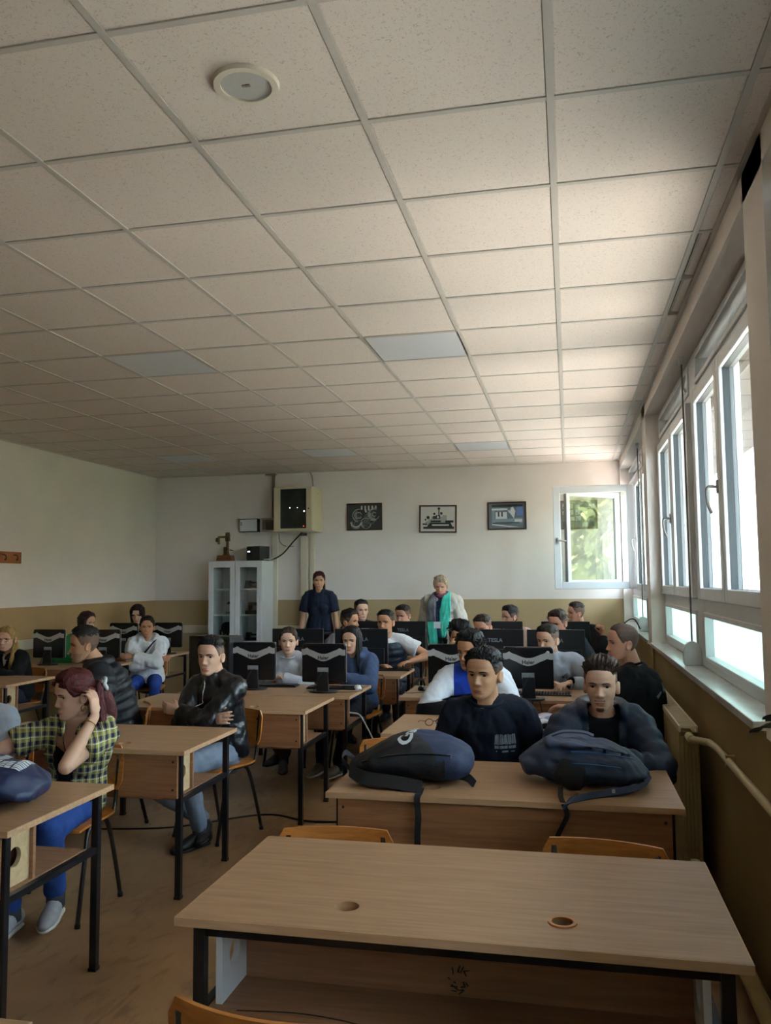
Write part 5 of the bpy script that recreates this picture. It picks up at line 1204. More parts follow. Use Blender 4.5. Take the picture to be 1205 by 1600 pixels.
    # ---- clothes
    def garment(name, spec):
        d = spec.get('d', .014); m = spec['m']; sl = spec.get('sleeve', 'long'); t0 = spec.get('hem', -.06 if not stand else -.08); t1 = spec.get('t1', .98); qu = spec.get('quilt', 0)
        mb = MB(); tt = [t0]+[t for t in TS if t0+.05 < t < t1-.03]+[t1]; rx = np.interp(tt, TS, RX)+d; ry = np.interp(tt, TS, RY)+d
        if t1 > .95: rx[-1] = nr+.026; ry[-1] = nr+.026
        if qu:
            tq = np.linspace(tt[0], tt[-1], 40); rx = np.interp(tq, tt, rx); ry = np.interp(tq, tt, ry); w_ = 1-.10*np.abs(np.sin((tq-tt[0])*PI*qu))**.0 + .0; mod = d*.55*(np.abs(np.sin((tq-tt[0])*PI*qu))**.5-.6); md = _sm(-tq, -.97, -.85); rx = rx+mod*md; ry = ry+mod*md; tt = list(tq)
        mb.tube([sp(t) for t in tt], rx, 26, ry=ry, ref=(1, 0, 0))
        if female and not spec.get('flat'):
            for q in (-1, 1): c = sp(.60)+np.array([q*.065*s, -RY[4]*.80, .0]); mb.tube([c+np.array([0, .03, .035]), c, c+np.array([0, .02, -.05])], [.045*s+d*.5, .058*s+d*.6, .05*s+d*.4], 14, round_ends=True)
        for q in (-1, 1):
            S, E_, W_, g = J[q]
            if sl is None: continue
            mb.tube([sp(.93)+np.array([q*.05, 0, .012]), S+np.array([-q*.02, 0, .012]), S+(E_-S)*.12], [.05*s+d*.5, .052*am+d, .054*am+d], 14, round_ends=True)
            if sl == 'short':
                e = S+(E_-S)*spec.get('sl', .62); mb.tube([S, S+(E_-S)*.3, e], [.054*am+d, .054*am+d*1.15, .050*am+d*1.5], 16)
            elif sl == 'long':
                u = W_-E_; W2 = W_-u/np.linalg.norm(u)*.012
                if qu:
                    k = 26; pth = [S+(E_-S)*x for x in np.linspace(0, 1, k)]+[E_+(W2-E_)*x for x in np.linspace(.08, 1, k)]; rr = np.concatenate([np.linspace(.054, .044, k), np.linspace(.044, .030, k)])*am+d*np.concatenate([np.linspace(1.1, 1.0, k), np.linspace(1.0, .75, k)]); rr = rr+d*.5*(np.abs(np.sin(np.arange(2*k)*PI/6.5))**.5-.6)
                    mb.tube(pth, rr, 16, round_ends=True)
                else:
                    mb.tube([S, S+(E_-S)*.4, E_], [.054*am+d, .050*am+d, .043*am+d*1.05], 16, round_ends=True); mb.tube([E_, E_+(W2-E_)*.35, E_+(W2-E_)*.85, W2], [.044*am+d*1.05, .044*am+d, .031*am+d*1.0, .029*am+d*.75], 16)
        if spec.get('hood'):
            mb.tube(spline([NB+np.array([-.085, -.05, -.005]), NB+np.array([-.095, .03, .025]), NB+np.array([-.05, .095, .03]), NB+np.array([.05, .095, .03]), NB+np.array([.095, .03, .025]), NB+np.array([.085, -.05, -.005])], 4), .030, 10, round_ends=True)
            mb.tube([NB+np.array([0, .10, .02]), NB+np.array([0, .13, -.08])], [.06, .05], 12, ry=[.03, .03], ref=(1, 0, 0), round_ends=True)
        if spec.get('stand'):
            ck = [NB+np.array([0, .008, -.02]), NB+np.array([0, .004, .02]), NB+np.array([0, .0, .045])]; mb.tube(ck, [nr+.030, nr+.022, nr+.018], 20)
        vx = spec.get('vox', .0085 if near else .0105)
        V, N, F, ls = voxel(mb, vx, 3)
        am_ = spec.get('wrinkle', .005); V = V+N*(am_*noise3(V*np.array([1, 1, .6]), 11, sum(map(ord, key))) + am_*.35*noise3(V, 27, 5))[:, None]
        keep = None
        if spec.get('open'):
            wt = np.array(spec['open']); c0 = spec.get('oc', 0)
            tz = np.clip(((V-PV)@up)/np.linalg.norm(NB-PV), 0, 1.1); ctr = PV+np.outer(tz, NB-PV)
            w_ = np.interp(tz, wt[:, 0], wt[:, 1]); keep = ~((V[:, 1] < ctr[:, 1]-.02) & (np.abs(V[:, 0]-ctr[:, 0]-c0) < w_) & (np.abs(V[:, 0]-ctr[:, 0]) < .12))
        o_ = from_np(name, V, F, ls, m, root, keep=keep)
        if keep is not None: sd = o_.modifiers.new('s', 'SOLIDIFY'); sd.thickness = .010; sd.offset = -1
        return o_
    if under: res['under'] = garment(under.get('name', 'undershirt'), under)
    if top:
        res['top'] = garment(top.get('name', 'shirt'), top)
        if top.get('crew'):
            MB().tube([NB+np.array([(nr+.024)*math.cos(t_), -.010+(nr+.024)*math.sin(t_), .004+.024*math.sin(t_)]) for t_ in np.linspace(0, 2*PI, 30)], .0075, 8).build('collar', top['m'], root, smooth=True)
        if top.get('points'):
            c = MB()
            for q in (-1, 1): c.tube(spline([NB+np.array([0, .075, .03]), NB+np.array([q*.070, .02, .025]), NB+np.array([q*.055, -.062, -.02]), NB+np.array([q*.045, -.088, -.065])], 5), [.012]*5+[.016]*5+[.02]*5+[.006], 8, ry=.007)
            c.build('collar', top['m'], root, smooth=True)
        if top.get('cuffs'):
            c = MB()
            for q in (-1, 1):
                S, E_, W_, g = J[q]; u = (W_-E_)/np.linalg.norm(W_-E_); c.tube([W_-u*.045, W_-u*.01], [.031*am+top.get('d', .014)*.8, .028*am+top.get('d', .014)*.7], 14)
            c.build('cuffs', top['cuffs'], root, smooth=True, auto=50)
    tm_ = fabric('trousers_'+trousers, trousers, .85, .25, 260, .15) if isinstance(trousers, str) else trousers
    mb = MB(); mb.tube([sp(-.12), sp(.0), sp(.16)], [.155*wf, .176*wf, .165*wf], 20, ry=[.10, .128*wf, .118*wf], ref=(1, 0, 0), round_ends=not stand)
    for q in (-1, 1):
        h, k, a = LG[q]; mb.tube([h, h+(k-h)*.5, k], [.086*s, .078*s, .060*s], 14, round_ends=True); mb.tube([k, k+(a-k)*.4, a+(k-a)*.06], [.060*s, .060*s, .050*s], 14, round_ends=True)
    V, N, F, ls = voxel(mb, .012 if near else .015, 3); V = V+N*(.005*noise3(V, 12, 8))[:, None]; V[:, 2] = np.maximum(V[:, 2], .03); res['trousers'] = from_np('trousers', V, F, ls, tm_, root)
    sm_ = mat('shoe_'+shoes, shoes, .55, var=.12, scale=30); so = mat('sole_pale' if shoes[1] > '6' else 'sole_dark', '#cfcac2' if shoes[1] > '6' else '#202022', .6, var=.05)
    for q in (-1, 1):
        h, k, a = LG[q]; f_ = (a-k)*np.array([1, 1, 0])*-.0+np.array([q*.12, -1, 0]); 
        if legs and q in legs and len(legs[q]) > 2: f_ = np.array(legs[q][2], float)
        f_ /= np.linalg.norm(f_); g0 = np.array([a[0], a[1], 0]); lift = max(0, a[2]-.10)
        L0 = [g0-f_*.06, g0-f_*.03, g0+f_*.03, g0+f_*.10, g0+f_*.16, g0+f_*.20]; zc = [.045, .055, .055, .040, .032, .026]
        so_v, so_f = loft([p+np.array([0, 0, .012+lift]) for p in L0], [.030*s, .036*s, .038*s, .045*s, .043*s, .026*s], ry=[.012]*6, ref=tuple(np.cross(f_, (0, 0, 1))), n=12, round_ends=True)
        v, f = loft([p+np.array([0, 0, z_+lift]) for p, z_ in zip(L0, zc)], [.030*s, .035*s, .036*s, .043*s, .040*s, .024*s], ry=[.04, .045, .045, .032, .024, .016], ref=tuple(np.cross(f_, (0, 0, 1))), n=14, round_ends=True)
        sob = build('shoe', v, f, sm_, root, smooth=True); build('sole', so_v, so_f, so, sob, smooth=True)
        if near:
            lc = MB()
            for k5 in range(4): c5 = g0+f_*(.045+.022*k5)+np.array([0, 0, .088-.012*k5+lift]); d5 = np.cross(f_, (0, 0, 1))*.020; lc.tube([c5-d5-np.array([0, 0, .008]), c5+np.array([0, 0, .002]), c5+d5-np.array([0, 0, .008])], .0028, 5)
            lc.build('laces', mat('lace_'+shoes, '#d8d8d8' if shoes[1] > '6' else '#3a3a3c', .8, var=0), sob, smooth=True)
        ank = MB().tube([g0+np.array([0, 0, .05+lift]), a+(k-a)*.08], [.042*s, .044*s], 12).build('sock', mat('sock_grey', '#3b3b40', .9, var=.1), sob, smooth=True)
    if chair_label: chair(px_-sr*-.0, py_, rot, chair_label)
    PEOPLE[key] = res
    return res
# ------------------------------------------------------------------ fabrics
F_ = fabric
def pattern(name, fn, rough=.85, bump=.2, spec=.2):
    "cloth whose dye follows the person's own coordinates: fn(x, y, z nodes helper) -> colour socket"
    if name in _M: return _M[name]
    m = fabric(name, '#808080', rough, bump, spec=spec, var=0); nt = m.node_tree; b = nt.nodes['Principled BSDF']
    tc = nt.nodes.new('ShaderNodeTexCoord'); sp = nt.nodes.new('ShaderNodeSeparateXYZ'); nt.links.new(tc.outputs['Object'], sp.inputs[0])
    def M_(op, a, b_=None):
        n = nt.nodes.new('ShaderNodeMath'); n.operation = op
        for i, q in enumerate((a, b_)):
            if q is None: continue
            if isinstance(q, (int, float)): n.inputs[i].default_value = q
            else: nt.links.new(q, n.inputs[i])
        return n.outputs[0]
    def mix(f, a, b_):
        n = nt.nodes.new('ShaderNodeMix'); n.data_type = 'RGBA'
        nt.links.new(f, n.inputs[0]) if not isinstance(f, (int, float)) else setattr(n.inputs[0], 'default_value', f)
        for i, q in ((6, a), (7, b_)):
            if isinstance(q, str): n.inputs[i].default_value = (*lin(q), 1)
            else: nt.links.new(q, n.inputs[i])
        return n.outputs[2]
    nt.links.new(fn(sp.outputs[0], sp.outputs[1], sp.outputs[2], M_, mix), b.inputs['Base Color']); return m
def plaid(x, y, z, M_, mix):
    h = M_('ADD', M_('ADD', x, M_('MULTIPLY', y, .75)), 5.0)
    def band(v, per, ph, w): return M_('LESS_THAN', M_('MODULO', M_('ADD', v, ph), per), w)
    c = mix(band(h, .040, 0, .017), '#9c964a', '#23284a'); c2 = mix(band(z, .044, .006, .019), '#a19c4c', '#20264a'); c = mix(.5, c, c2)
    c = mix(band(h, .040, .0115, .0028), c, '#d7d8cf'); c = mix(band(z, .044, .0135, .0028), c, '#d7d8cf'); return mix(band(h, .080, .033, .004), c, '#161a30')
PLAID = pattern('plaid_cotton', plaid)
def track(x, y, z, M_, mix):
    ax = M_('ABSOLUTE', x); c = mix(M_('GREATER_THAN', ax, .115), '#2447b8', '#d5d9e0'); zt = M_('SUBTRACT', M_('ADD', z, M_('MULTIPLY', ax, .18)), .865); return mix(M_('GREATER_THAN', zt, 0.0), '#14161d', c)
TRACK = pattern('colour_block_track_cloth', track, .6)
BLACKTEE = F_('black_cotton', '#16181f'); NAVYTEE = F_('washed_black_cotton', '#191e2b'); LEATHER = mat('black_leather', '#101218', .33, var=.2, scale=14, bump=.35, bscale=45, spec=.6)
PUFF = F_('black_puffer_nylon', '#171a22', .5, .1, spec=.4); NAVYPUFF = F_('navy_puffer_nylon', '#1c2a44', .45, .1, spec=.45)

# ------------------------------------------------------------------ left rows
person('hood', 'person at the left edge, only a pale grey hoodie sleeve in view', (-2.93, 3.62, 1.27), 8, .14, hyaw=-30, hc='#3a2a20', near=False, top=dict(name='hoodie', m=F_('pale_grey_fleece', '#a9b0bd'), d=.030, hood=1),
       arms={1: dict(w=(.10, -.36, .80), pole=(.25, .3, -1))}, chair_label='plywood chair of the person in the pale grey hoodie')
p = person('plaid', 'seated young woman with red hair in a plaid shirt, hand raised to her ear', (-2.345, 3.70, 1.215), 2, .14, side=.13, hyaw=-68, hpitch=6, female=True, near=True, sk='fair', hair='clip', hc='#4d1618', chest=True,
       under=dict(name='tank_top', m=F_('black_jersey', '#14161b'), d=.007, sleeve=None, t1=.70, flat=False), top=dict(m=PLAID, d=.020, sleeve='short', sl=.62, points=1, open=[(-.2, .02), (.35, .035), (.6, .05), (.8, .06), (1.1, .05)], oc=-.01, wrinkle=.007),
       trousers='#2c4a8c', shoes='#9a9a9e', legs={1: ((.14, -.38, .50), (.06, -.18, .14), (.30, -1, 0)), -1: ((-.12, -.42, .50), (-.10, -.28, .10), (.1, -1, 0))},
       arms={1: dict(e=(.24, -.42, .790), w=(.265, -.22, .985), d=(-.20, .20, 1), n=(-1, .25, .1), curl=.42), -1: dict(w=(-.20, -.50, .79), pole=(-1, .2, -.3), d=(-.8, -.6, 0))}, chair_label='plywood chair of the woman in the plaid shirt, orange back edge showing')
r = p['root']; hd = p['hd']
cl_ = MB(); cl_.tube([hd(np.array([.055+.022*math.cos(t), .095+.020*math.sin(t), .105+.036*math.sin(t)])) for t in np.linspace(.3, 5.2, 16)], .009, 8, round_ends=True); cl_.tube([hd(np.array([.06, .10, .125])), hd(np.array([.045, .125, .085]))], .010, 8, round_ends=True)
cl_.build('hair_claw', mat('pearl_plastic', '#cdd0d2', .3, var=.03), r, smooth=True)
MB().tube([hd(np.array([.079+.004*math.cos(t), -.012+.012*math.cos(t), .020+.014*math.sin(t)])) for t in np.linspace(0, 2*PI, 16)], .0024, 6).build('earring', mat('gold', '#c9a45a', .25, metal=1, var=0), r, smooth=True)
NB = p['NB']; MB().tube(spline([NB+np.array([-.05, .0, .02]), NB+np.array([-.04, -.075, -.06]), NB+np.array([0, -.100, -.145]), NB+np.array([.04, -.075, -.06]), NB+np.array([.05, .0, .02])], 6), .0022, 6).build('necklace', mat('dark_cord', '#241b18', .6, var=0), r, smooth=True)
MB().tube([NB+np.array([.012*math.cos(t), -.108, -.160+.014*math.sin(t)]) for t in np.linspace(0, 2*PI, 16)], .003, 6).build('pendant', mat('gold', '#c9a45a'), r, smooth=True)
S, E_, W_, g = p['J'][1]; u = (W_-E_)/np.linalg.norm(W_-E_); a_ = np.cross(u, (1, 0, 0)); a_ /= np.linalg.norm(a_); b_ = np.cross(u, a_)
MB().tube([W_-u*.05+(a_*math.cos(t)+b_*math.sin(t))*.0285 for t in np.linspace(0, 2*PI, 24)], .002, 6).build('bracelet', mat('gold', '#c9a45a'), r, smooth=True)

p = person('puffer', 'seated man in a dark puffer jacket, face turned to the window-less wall in profile', (-3.26, 5.22, 1.325), -58, .20, hyaw=-82, hpitch=4, near=True, sk='olive', hair='fade', hc='#1a1412', bw=1.05,
       top=dict(name='puffer_jacket', m=PUFF, d=.045, quilt=9, hood=1, stand=1, wrinkle=.003), arms={1: 'lap', -1: 'lap'}, chair_label='plywood chair of the man in the dark puffer jacket', extras=('stubble',))
p['root']['label'] = 'seated man in a dark puffer jacket with short cropped hair, head in left profile'
p = person('leather', 'seated man in a black leather jacket with folded arms and grey jeans', (-2.275, 5.08, 1.268), -20, .08, hyaw=-28, near=True, sk='fair', hair='fade', hc='#161210', wide=.96, jaw=.95,
       top=dict(name='leather_jacket', m=LEATHER, d=.026, stand=1, wrinkle=.009), trousers='#7b8697', shoes='#141416', arms={1: 'crossed', -1: 'crossed'},
       legs={-1: ((-.36, -.30, .34), (.05, -.16, .13), (.5, -.8, 0)), 1: ((.12, -.40, .51), (.10, -.26, .10), (-.1, -1, 0))}, chair_label='plywood chair of the man in the black leather jacket')
r = p['root']; sp_ = p['sp']; bv = bvh_of(p['top']); z_ = [sp_(t)+np.array([-.01, -.3, 0]) for t in np.linspace(.42, .97, 12)]; q_ = [bv.ray_cast(Vector(a), Vector((0, 1, 0)))[0] for a in z_]; q_ = [tuple(q+Vector((0, -.003, 0))) for q in q_ if q]
if len(q_) > 3: MB().tube(q_, .0042, 6, ry=.003).build('zip', M_CHROME, r, smooth=True)

p = person('blonde', 'seated blonde woman with glasses and a long ponytail in a black zip top', (-5.39, 7.25, 1.215), -14, .12, hyaw=-30, female=True, sk='fair', hair='ponyside', hc='#a98a55', extras=('glasses',), smile=.8,
       under=dict(name='white_tee', m=F_('white_cotton', '#c9c9cb'), d=.012, sleeve=None), top=dict(name='zip_top', m=F_('black_fleece', '#15161a'), d=.026, open=[(.5, 0), (.75, .0), (.8, .012), (1.0, .05), (1.1, .06)], points=1), chair_label='chair of the blonde woman with glasses')
bv = bvh_of(p['top']); decal('emblem', [(-.016, -.012), (.016, -.012), (.010, .012), (-.004, .004)], [(0, 1, 2, 3)], p['sp'](.66)+np.array([.085, -.3, 0]), (1, 0, 0), (0, 0, 1), M_TXTL, p['root'], bv, .003)
person('maroon', 'seated woman with long dark maroon hair in a green top, face turned away', (-5.33, 8.5, 1.315), 30, .10, hyaw=50, hpitch=6, female=True, sk='light', hair='long', hc='#2a1216', top=dict(m=F_('green_cotton', '#2f7a48'), d=.016, crew=1), chair_label='chair of the woman in the green top')
person('bob', 'seated woman with bobbed maroon hair in a black top, looking down', (-5.46, 9.92, 1.362), -8, .12, hyaw=-15, hpitch=16, female=True, sk='fair', hair='bob', hc='#2c1418', chest=True, top=dict(m=F_('black_knit', '#17161b'), d=.018, open=[(.6, 0), (.74, .012), (1.0, .05), (1.1, .06)]), under=dict(name='camisole', m=F_('dark_cami', '#1d1c22'), d=.005, sleeve=None, t1=.68), chair_label='chair of the woman with bobbed hair')
p = person('white', 'smiling young woman in a white hoodie with a dark strap and bright blue jeans', (-4.64, 8.65, 1.257), 22, .05, hyaw=-4, female=True, sk='tan', hair='tied', hc='#1a1210', smile=1, top=dict(name='hoodie', m=F_('white_fleece', '#d9d9dd'), d=.036, hood=1, wrinkle=.009), trousers='#2c4a9a', shoes='#b0b0b4', arms={1: 'crossed', -1: 'crossed'}, chair_label='dark framed chair of the young woman in the white hoodie')
NB = p['NB']; MB().tube(spline([NB+np.array([.11, .05, .015]), NB+np.array([.09, -.07, -.02]), NB+np.array([-.02, -.165, -.16]), NB+np.array([-.12, -.17, -.30])], 6), .016, 8, ry=.005, ref=(1, 0, .6)).build('strap', M_STRAP, p['root'])

# ------------------------------------------------------------------ middle column
p = person('girl_sweater', 'seated young woman in a pale grey sweater with straight brown hair', (-2.462, 7.15, 1.222), 0, .10, hyaw=-5, female=True, sk='fair', hair='tied', hc='#3a271d', top=dict(name='sweater', m=F_('pale_grey_knit', '#b9b9bf', .9, .35, 160), d=.024, crew=1), trousers='#40262c', shoes='#55504e',
       arms={1: dict(w=(.02, -.34, .79), d=(-1, -.2, 0)), -1: dict(w=(-.06, -.32, .80), d=(1, -.2, 0))}, legs={1: ((.12, -.40, .50), (.03, -.30, .10), (.3, -1, 0)), -1: ((-.12, -.40, .50), (-.05, -.16, .13), (-.3, -1, 0))}, chair_label='chair of the young woman in the grey sweater')
person('girl_hoodie', 'seated young woman with long dark wavy hair in a slate blue hoodie', (-1.872, 7.15, 1.240), -6, .12, hyaw=-20, hpitch=6, female=True, sk='light', hair='long', hc='#171312', top=dict(name='hoodie', m=F_('slate_blue_fleece', '#44526f'), d=.032, hood=1), trousers='#1f2024', shoes='#8d8576',
       arms={1: dict(w=(-.02, -.34, .80), d=(-1, -.2, .1)), -1: dict(w=(-.12, -.32, .79), d=(.9, -.4, 0))}, legs={1: ((.08, -.42, .50), (.0, -.46, .10), (-.3, -1, 0)), -1: ((-.12, -.42, .50), (-.18, -.40, .10), (-.1, -1, 0))}, chair_label='chair of the young woman in the slate blue hoodie, its plywood back showing')
p = person('woman_navy', 'standing woman in a navy short sleeved uniform shirt with dark red fringe', (-3.194, 10.5, 1.757), 2, .02, hyaw=0, female=True, sk='light', stand=True, hair='fringe', hc='#43161a', bw=1.08, top=dict(name='uniform_shirt', m=F_('navy_poplin', '#1f2639', .7), d=.018, sleeve='short', sl=.72, points=1, wrinkle=.006), trousers='#1a1c26', arms={1: 'side', -1: 'side'})
sp_ = p['sp']; MB().tube([sp_(.0)+np.array([.185*math.cos(t), .140*math.sin(t), .0]) for t in np.linspace(0, 2*PI, 28)], .018, 8, ry=.006, ref=(0, 0, 1)).build('belt', M_BLACK, p['root'], smooth=True)
MB().box(-.02, .02, -.165, -.150, sp_(0)[2]-.018, sp_(0)[2]+.018).build('buckle', M_CHROME, p['root'])
b_ = MB()
for q in (-1, 1): S = p['SH'][q]; b_.obox(S+np.array([-q*.055, 0, .068]), .085, .035, .008)
b_.build('shoulder_tabs', F_('navy_poplin', '#1f2639'), p['root'])
person('g12', 'man in black at the back with a high dark hair top, half hidden behind another', (-2.47, 9.85, 1.390), 12, .10, hyaw=20, sk='fair', hair='fade', hc='#191412', top=dict(name='tee', m=BLACKTEE, d=.020, sleeve='short', crew=1), chair_label='chair of the man in black at the back')
person('g13', 'young man with dark hair in a taupe T-shirt, face in right profile', (-2.284, 8.6, 1.320), 40, .12, hyaw=62, sk='tan', hair='short', hc='#17110f', top=dict(name='tee', m=F_('taupe_cotton', '#7a7478'), d=.018, sleeve='short', crew=1), chair_label='chair of the young man in the taupe T-shirt')
p = person('g14', 'smiling man in a dark quilted vest over a white T-shirt', (-1.834, 8.4, 1.320), 8, .10, hyaw=-24, sk='tan', hair='fade', hc='#17110f', smile=1, bw=1.04, under=dict(name='white_tee', m=F_('white_cotton', '#c9c9cb'), d=.022, sleeve='short', sl=.55, crew=1), top=dict(name='quilted_vest', m=F_('dark_vest_nylon', '#1c2330', .5, spec=.4), d=.038, quilt=7, sleeve=None, wrinkle=.003, t1=.93),
       arms={1: dict(w=(.24, -.25, .80), pole=(1, .3, -.2), d=(-.6, -.8, 0)), -1: 'desk'}, chair_label='chair of the smiling man in the vest')
person('g15', 'man with short brown hair at the back, looking down past the far monitor', (-1.925, 9.82, 1.333), -10, .10, hyaw=-34, hpitch=8, sk='rosy', hair='fade', hc='#2a1f1a', top=dict(name='jacket', m=F_('dark_green_black', '#1d2420'), d=.026, stand=1), chair_label='chair of the man looking down at the back')
p = person('older', 'standing older woman with short blond grey hair, turquoise scarf and beige coat', (-1.549, 10.3, 1.690), -4, .03, hyaw=-10, hpitch=14, female=True, sk='rosy', stand=True, hair='grey', hc='#b3a189', bw=1.14, chest=False, under=dict(name='blouse', m=F_('blue_grey_blouse', '#39506b'), d=.012, sleeve=None),
       top=dict(name='coat', m=F_('beige_coat_cloth', '#c9c1b6', .8), d=.036, hem=-.45, wrinkle=.010, points=1, open=[(-.6, .075), (.3, .075), (.7, .07), (1.0, .05), (1.1, .05)]), trousers='#2a343a', arms={1: 'side', -1: 'side'})
NB = p['NB']; TURQ = F_('turquoise_scarf', '#4fd2bb', .9, .3, 150, .18); r = p['root']; sp_ = p['sp']; fy = -.20
for nm, pts, w_, m in (('scarf_end', [NB+np.array([.075, .02, .04]), NB+np.array([.085, -.11, -.02]), NB+np.array([.085, fy+.015, -.16]), NB+np.array([.075, fy-.005, -.33]), NB+np.array([.055, fy, -.50])], [.035, .05, .068, .066, .022], TURQ),
                       ('scarf_end', [NB+np.array([-.085, fy, -.30]), NB+np.array([-.08, fy-.005, -.42]), NB+np.array([-.07, fy-.005, -.55]), NB+np.array([-.065, fy+.005, -.60])], [.05, .06, .062, .05], TURQ),
                       ('scarf_print', [NB+np.array([-.075, .02, .04]), NB+np.array([-.090, -.10, -.02]), NB+np.array([-.09, fy+.01, -.14]), NB+np.array([-.085, fy-.003, -.31])], [.035, .045, .056, .052], F_('grey_print_scarf', '#6b6a70', .9, .3, 60, .4))):
    P_ = spline(pts, 5); ww = np.interp(np.linspace(0, 1, len(P_)), np.linspace(0, 1, len(w_)), w_); V, Fq = loft(P_, ww, ry=.014, ref=(1, 0, 0), n=20); V = V+np.array([0, 1, 0])*(.008*np.sin(V[:, 0]*190+V[:, 2]*22))[:, None]; build(nm, V, Fq, m, r, smooth=True)
MB().tube([NB+np.array([.075*math.cos(t), -.01+.075*math.sin(t), .02+.02*math.sin(t)+.004*math.sin(5*t)]) for t in np.linspace(0, 2*PI, 30)], .028, 10).build('scarf_loop', F_('mauve_scarf', '#7d4a5e', .9, .3, 150, .2), r, smooth=True)
c = NB+np.array([.0, fy-.012, -.35]); MB().box(c[0]-.055, c[0]+.055, c[1]-.003, c[1], c[2]-.04, c[2]+.04).build('name_badge', mat('badge_card', '#d5dbe2', .4, var=.03), r)
ln_ = MB()
for q in (-1, 1): ln_.tube(spline([NB+np.array([q*.05, -.09, -.03]), NB+np.array([q*.035, fy+.03, -.16]), c+np.array([q*.01, .0, .045])], 5), .005, 6)
ln_.build('lanyard', mat('navy_lanyard', '#1f2a4d', .7, var=0), r, smooth=True)

# ------------------------------------------------------------------ window column
p = person('front', 'young man in a black T-shirt with a pale chest print, looking aside', (-.415, 4.20, 1.283), 2, .12, side=-.01, hyaw=-24, near=True, sk='olive', hair='short', hc='#141110', bw=.97, wide=1.0, jaw=.96,
       top=dict(name='tee', m=NAVYTEE, d=.016, sleeve='long', crew=1, wrinkle=.007), arms={1: dict(w=(.17, -.20, .60), pole=(.5, .5, -.8), d=(-.2, -1, 0)), -1: dict(w=(-.17, -.20, .60), pole=(-.5, .5, -.8), d=(.2, -1, 0))}, chair_label='chair of the young man in the printed black T-shirt')
bv = bvh_of(p['top']); R_ = random.Random(8); o_ = p['sp'](.60)+np.array([.085, -.3, 0]); v = []; f = []
x = -.052
while x < .046:
    w_ = R_.uniform(.004, .008); k = len(v); sk_ = R_.uniform(-.005, .005); v += [(x, -.012+R_.uniform(-.003, .003)), (x+w_, -.012+R_.uniform(-.003, .003)), (x+w_+sk_, .040+R_.uniform(-.004, .004)), (x+sk_, .040+R_.uniform(-.004, .004))]; f.append((k, k+1, k+2, k+3)); x += w_+R_.uniform(.0006, .0022)
for a, b, c0, d0 in ((-.052, -.030, -.034, -.018), (-.026, -.006, -.034, -.019), (-.004, .012, -.034, -.019), (.016, .032, -.035, -.020), (.034, .050, -.036, -.021), (-.046, -.040, -.051, -.045), (-.016, .014, -.054, -.044), (.026, .044, -.053, -.048)):
    k = len(v); v += [(a, c0), (b, c0), (b, d0), (a, d0)]; f.append((k, k+1, k+2, k+3))
v, f = subdiv2d(v, f, 1); decal('chest_print', v, f, o_, (1, 0, 0), (0, 0, 1), mat('faded_print', '#8e96a6', .7, var=.25, scale=90), p['root'], bv, .003)
p = person('navy', 'young man with a goatee in an open navy puffer jacket', (.145, 4.20, 1.250), 4, .10, hyaw=-6, near=True, sk='fair', hair='quiff', hc='#3a2b23', bw=.92, wide=.94, jaw=.90, smile=.4, extras=('goatee',),
       under=dict(name='tee', m=BLACKTEE, d=.012, sleeve=None, crew=1), top=dict(name='puffer_jacket', m=NAVYPUFF, d=.030, quilt=6, wrinkle=.004, hood=1, open=[(-.2, .03), (.3, .05), (.7, .065), (.95, .07), (1.1, .07)]),
       arms={1: dict(w=(.02, -.30, .80), pole=(.8, -.15, -.6), d=(-1, -.3, 0)), -1: dict(w=(-.10, -.34, .80), pole=(-1, .3, -.8))}, chair_label='chair of the young man in the navy puffer')
bv = bvh_of(p['under']); v, f = subdiv2d(*text2d('at #', .05, bold=.001), cuts=1); decal('shirt_lettering', v, f, p['sp'](.52)+np.array([-.015, -.3, 0]), (1, 0, -.12), (.12, 0, 1), M_TXTL, p['root'], bv, .003)
p = person('track', 'youth with glasses in a white, blue and black track jacket', (-.630, 5.60, 1.290), 4, .16, side=.02, hyaw=-38, hpitch=5, near=True, sk='tan', hair='curly', hc='#15110f', bw=1.0, extras=('glasses',), top=dict(name='track_jacket', m=TRACK, d=.030, stand=1, wrinkle=.007), chair_label='chair of the youth in the track jacket')
p = person('big', 'broad man in a black sweatshirt with back print, head in left profile', (.325, 5.50, 1.332), -108, .10, hyaw=-72, near=True, sk='rosy', hair='buzz', hc='#3a2c26', bw=1.09, wide=1.04, jaw=1.06, top=dict(name='sweatshirt', m=BLACKTEE, d=.026, sleeve='short', sl=.9, crew=1, wrinkle=.007),
       arms={-1: 'lap', 1: dict(w=(.10, -.42, .80), pole=(.6, .3, -.8), d=(-.2, -1, 0))}, chair_label='chair of the broad man in the black sweatshirt')
bv = bvh_of(p['top']); R_ = random.Random(2); v = []; f = []
for k in range(15):
    x, z = R_.uniform(-.13, .13), R_.uniform(-.16, .14); l = R_.uniform(.04, .09); a = R_.choice((.9, 1.3, 2.2, .4)); i = len(v); c_, s_ = math.cos(a), math.sin(a); w_ = .009; v += [(x-c_*l/2-s_*w_, z-s_*l/2+c_*w_), (x+c_*l/2-s_*w_*.4, z+s_*l/2+c_*w_*.4), (x+c_*l/2+s_*w_*.4, z+s_*l/2-c_*w_*.4), (x-c_*l/2+s_*w_, z-s_*l/2-c_*w_)]; f.append((i, i+1, i+2, i+3))
v, f = subdiv2d(v, f, 1); decal('back_print', v, f, p['sp'](.60)+np.array([.0, .4, 0]), (-1, 0, 0), (0, 0, 1), mat('faded_print', '#8e96a6'), p['root'], bv, .003)
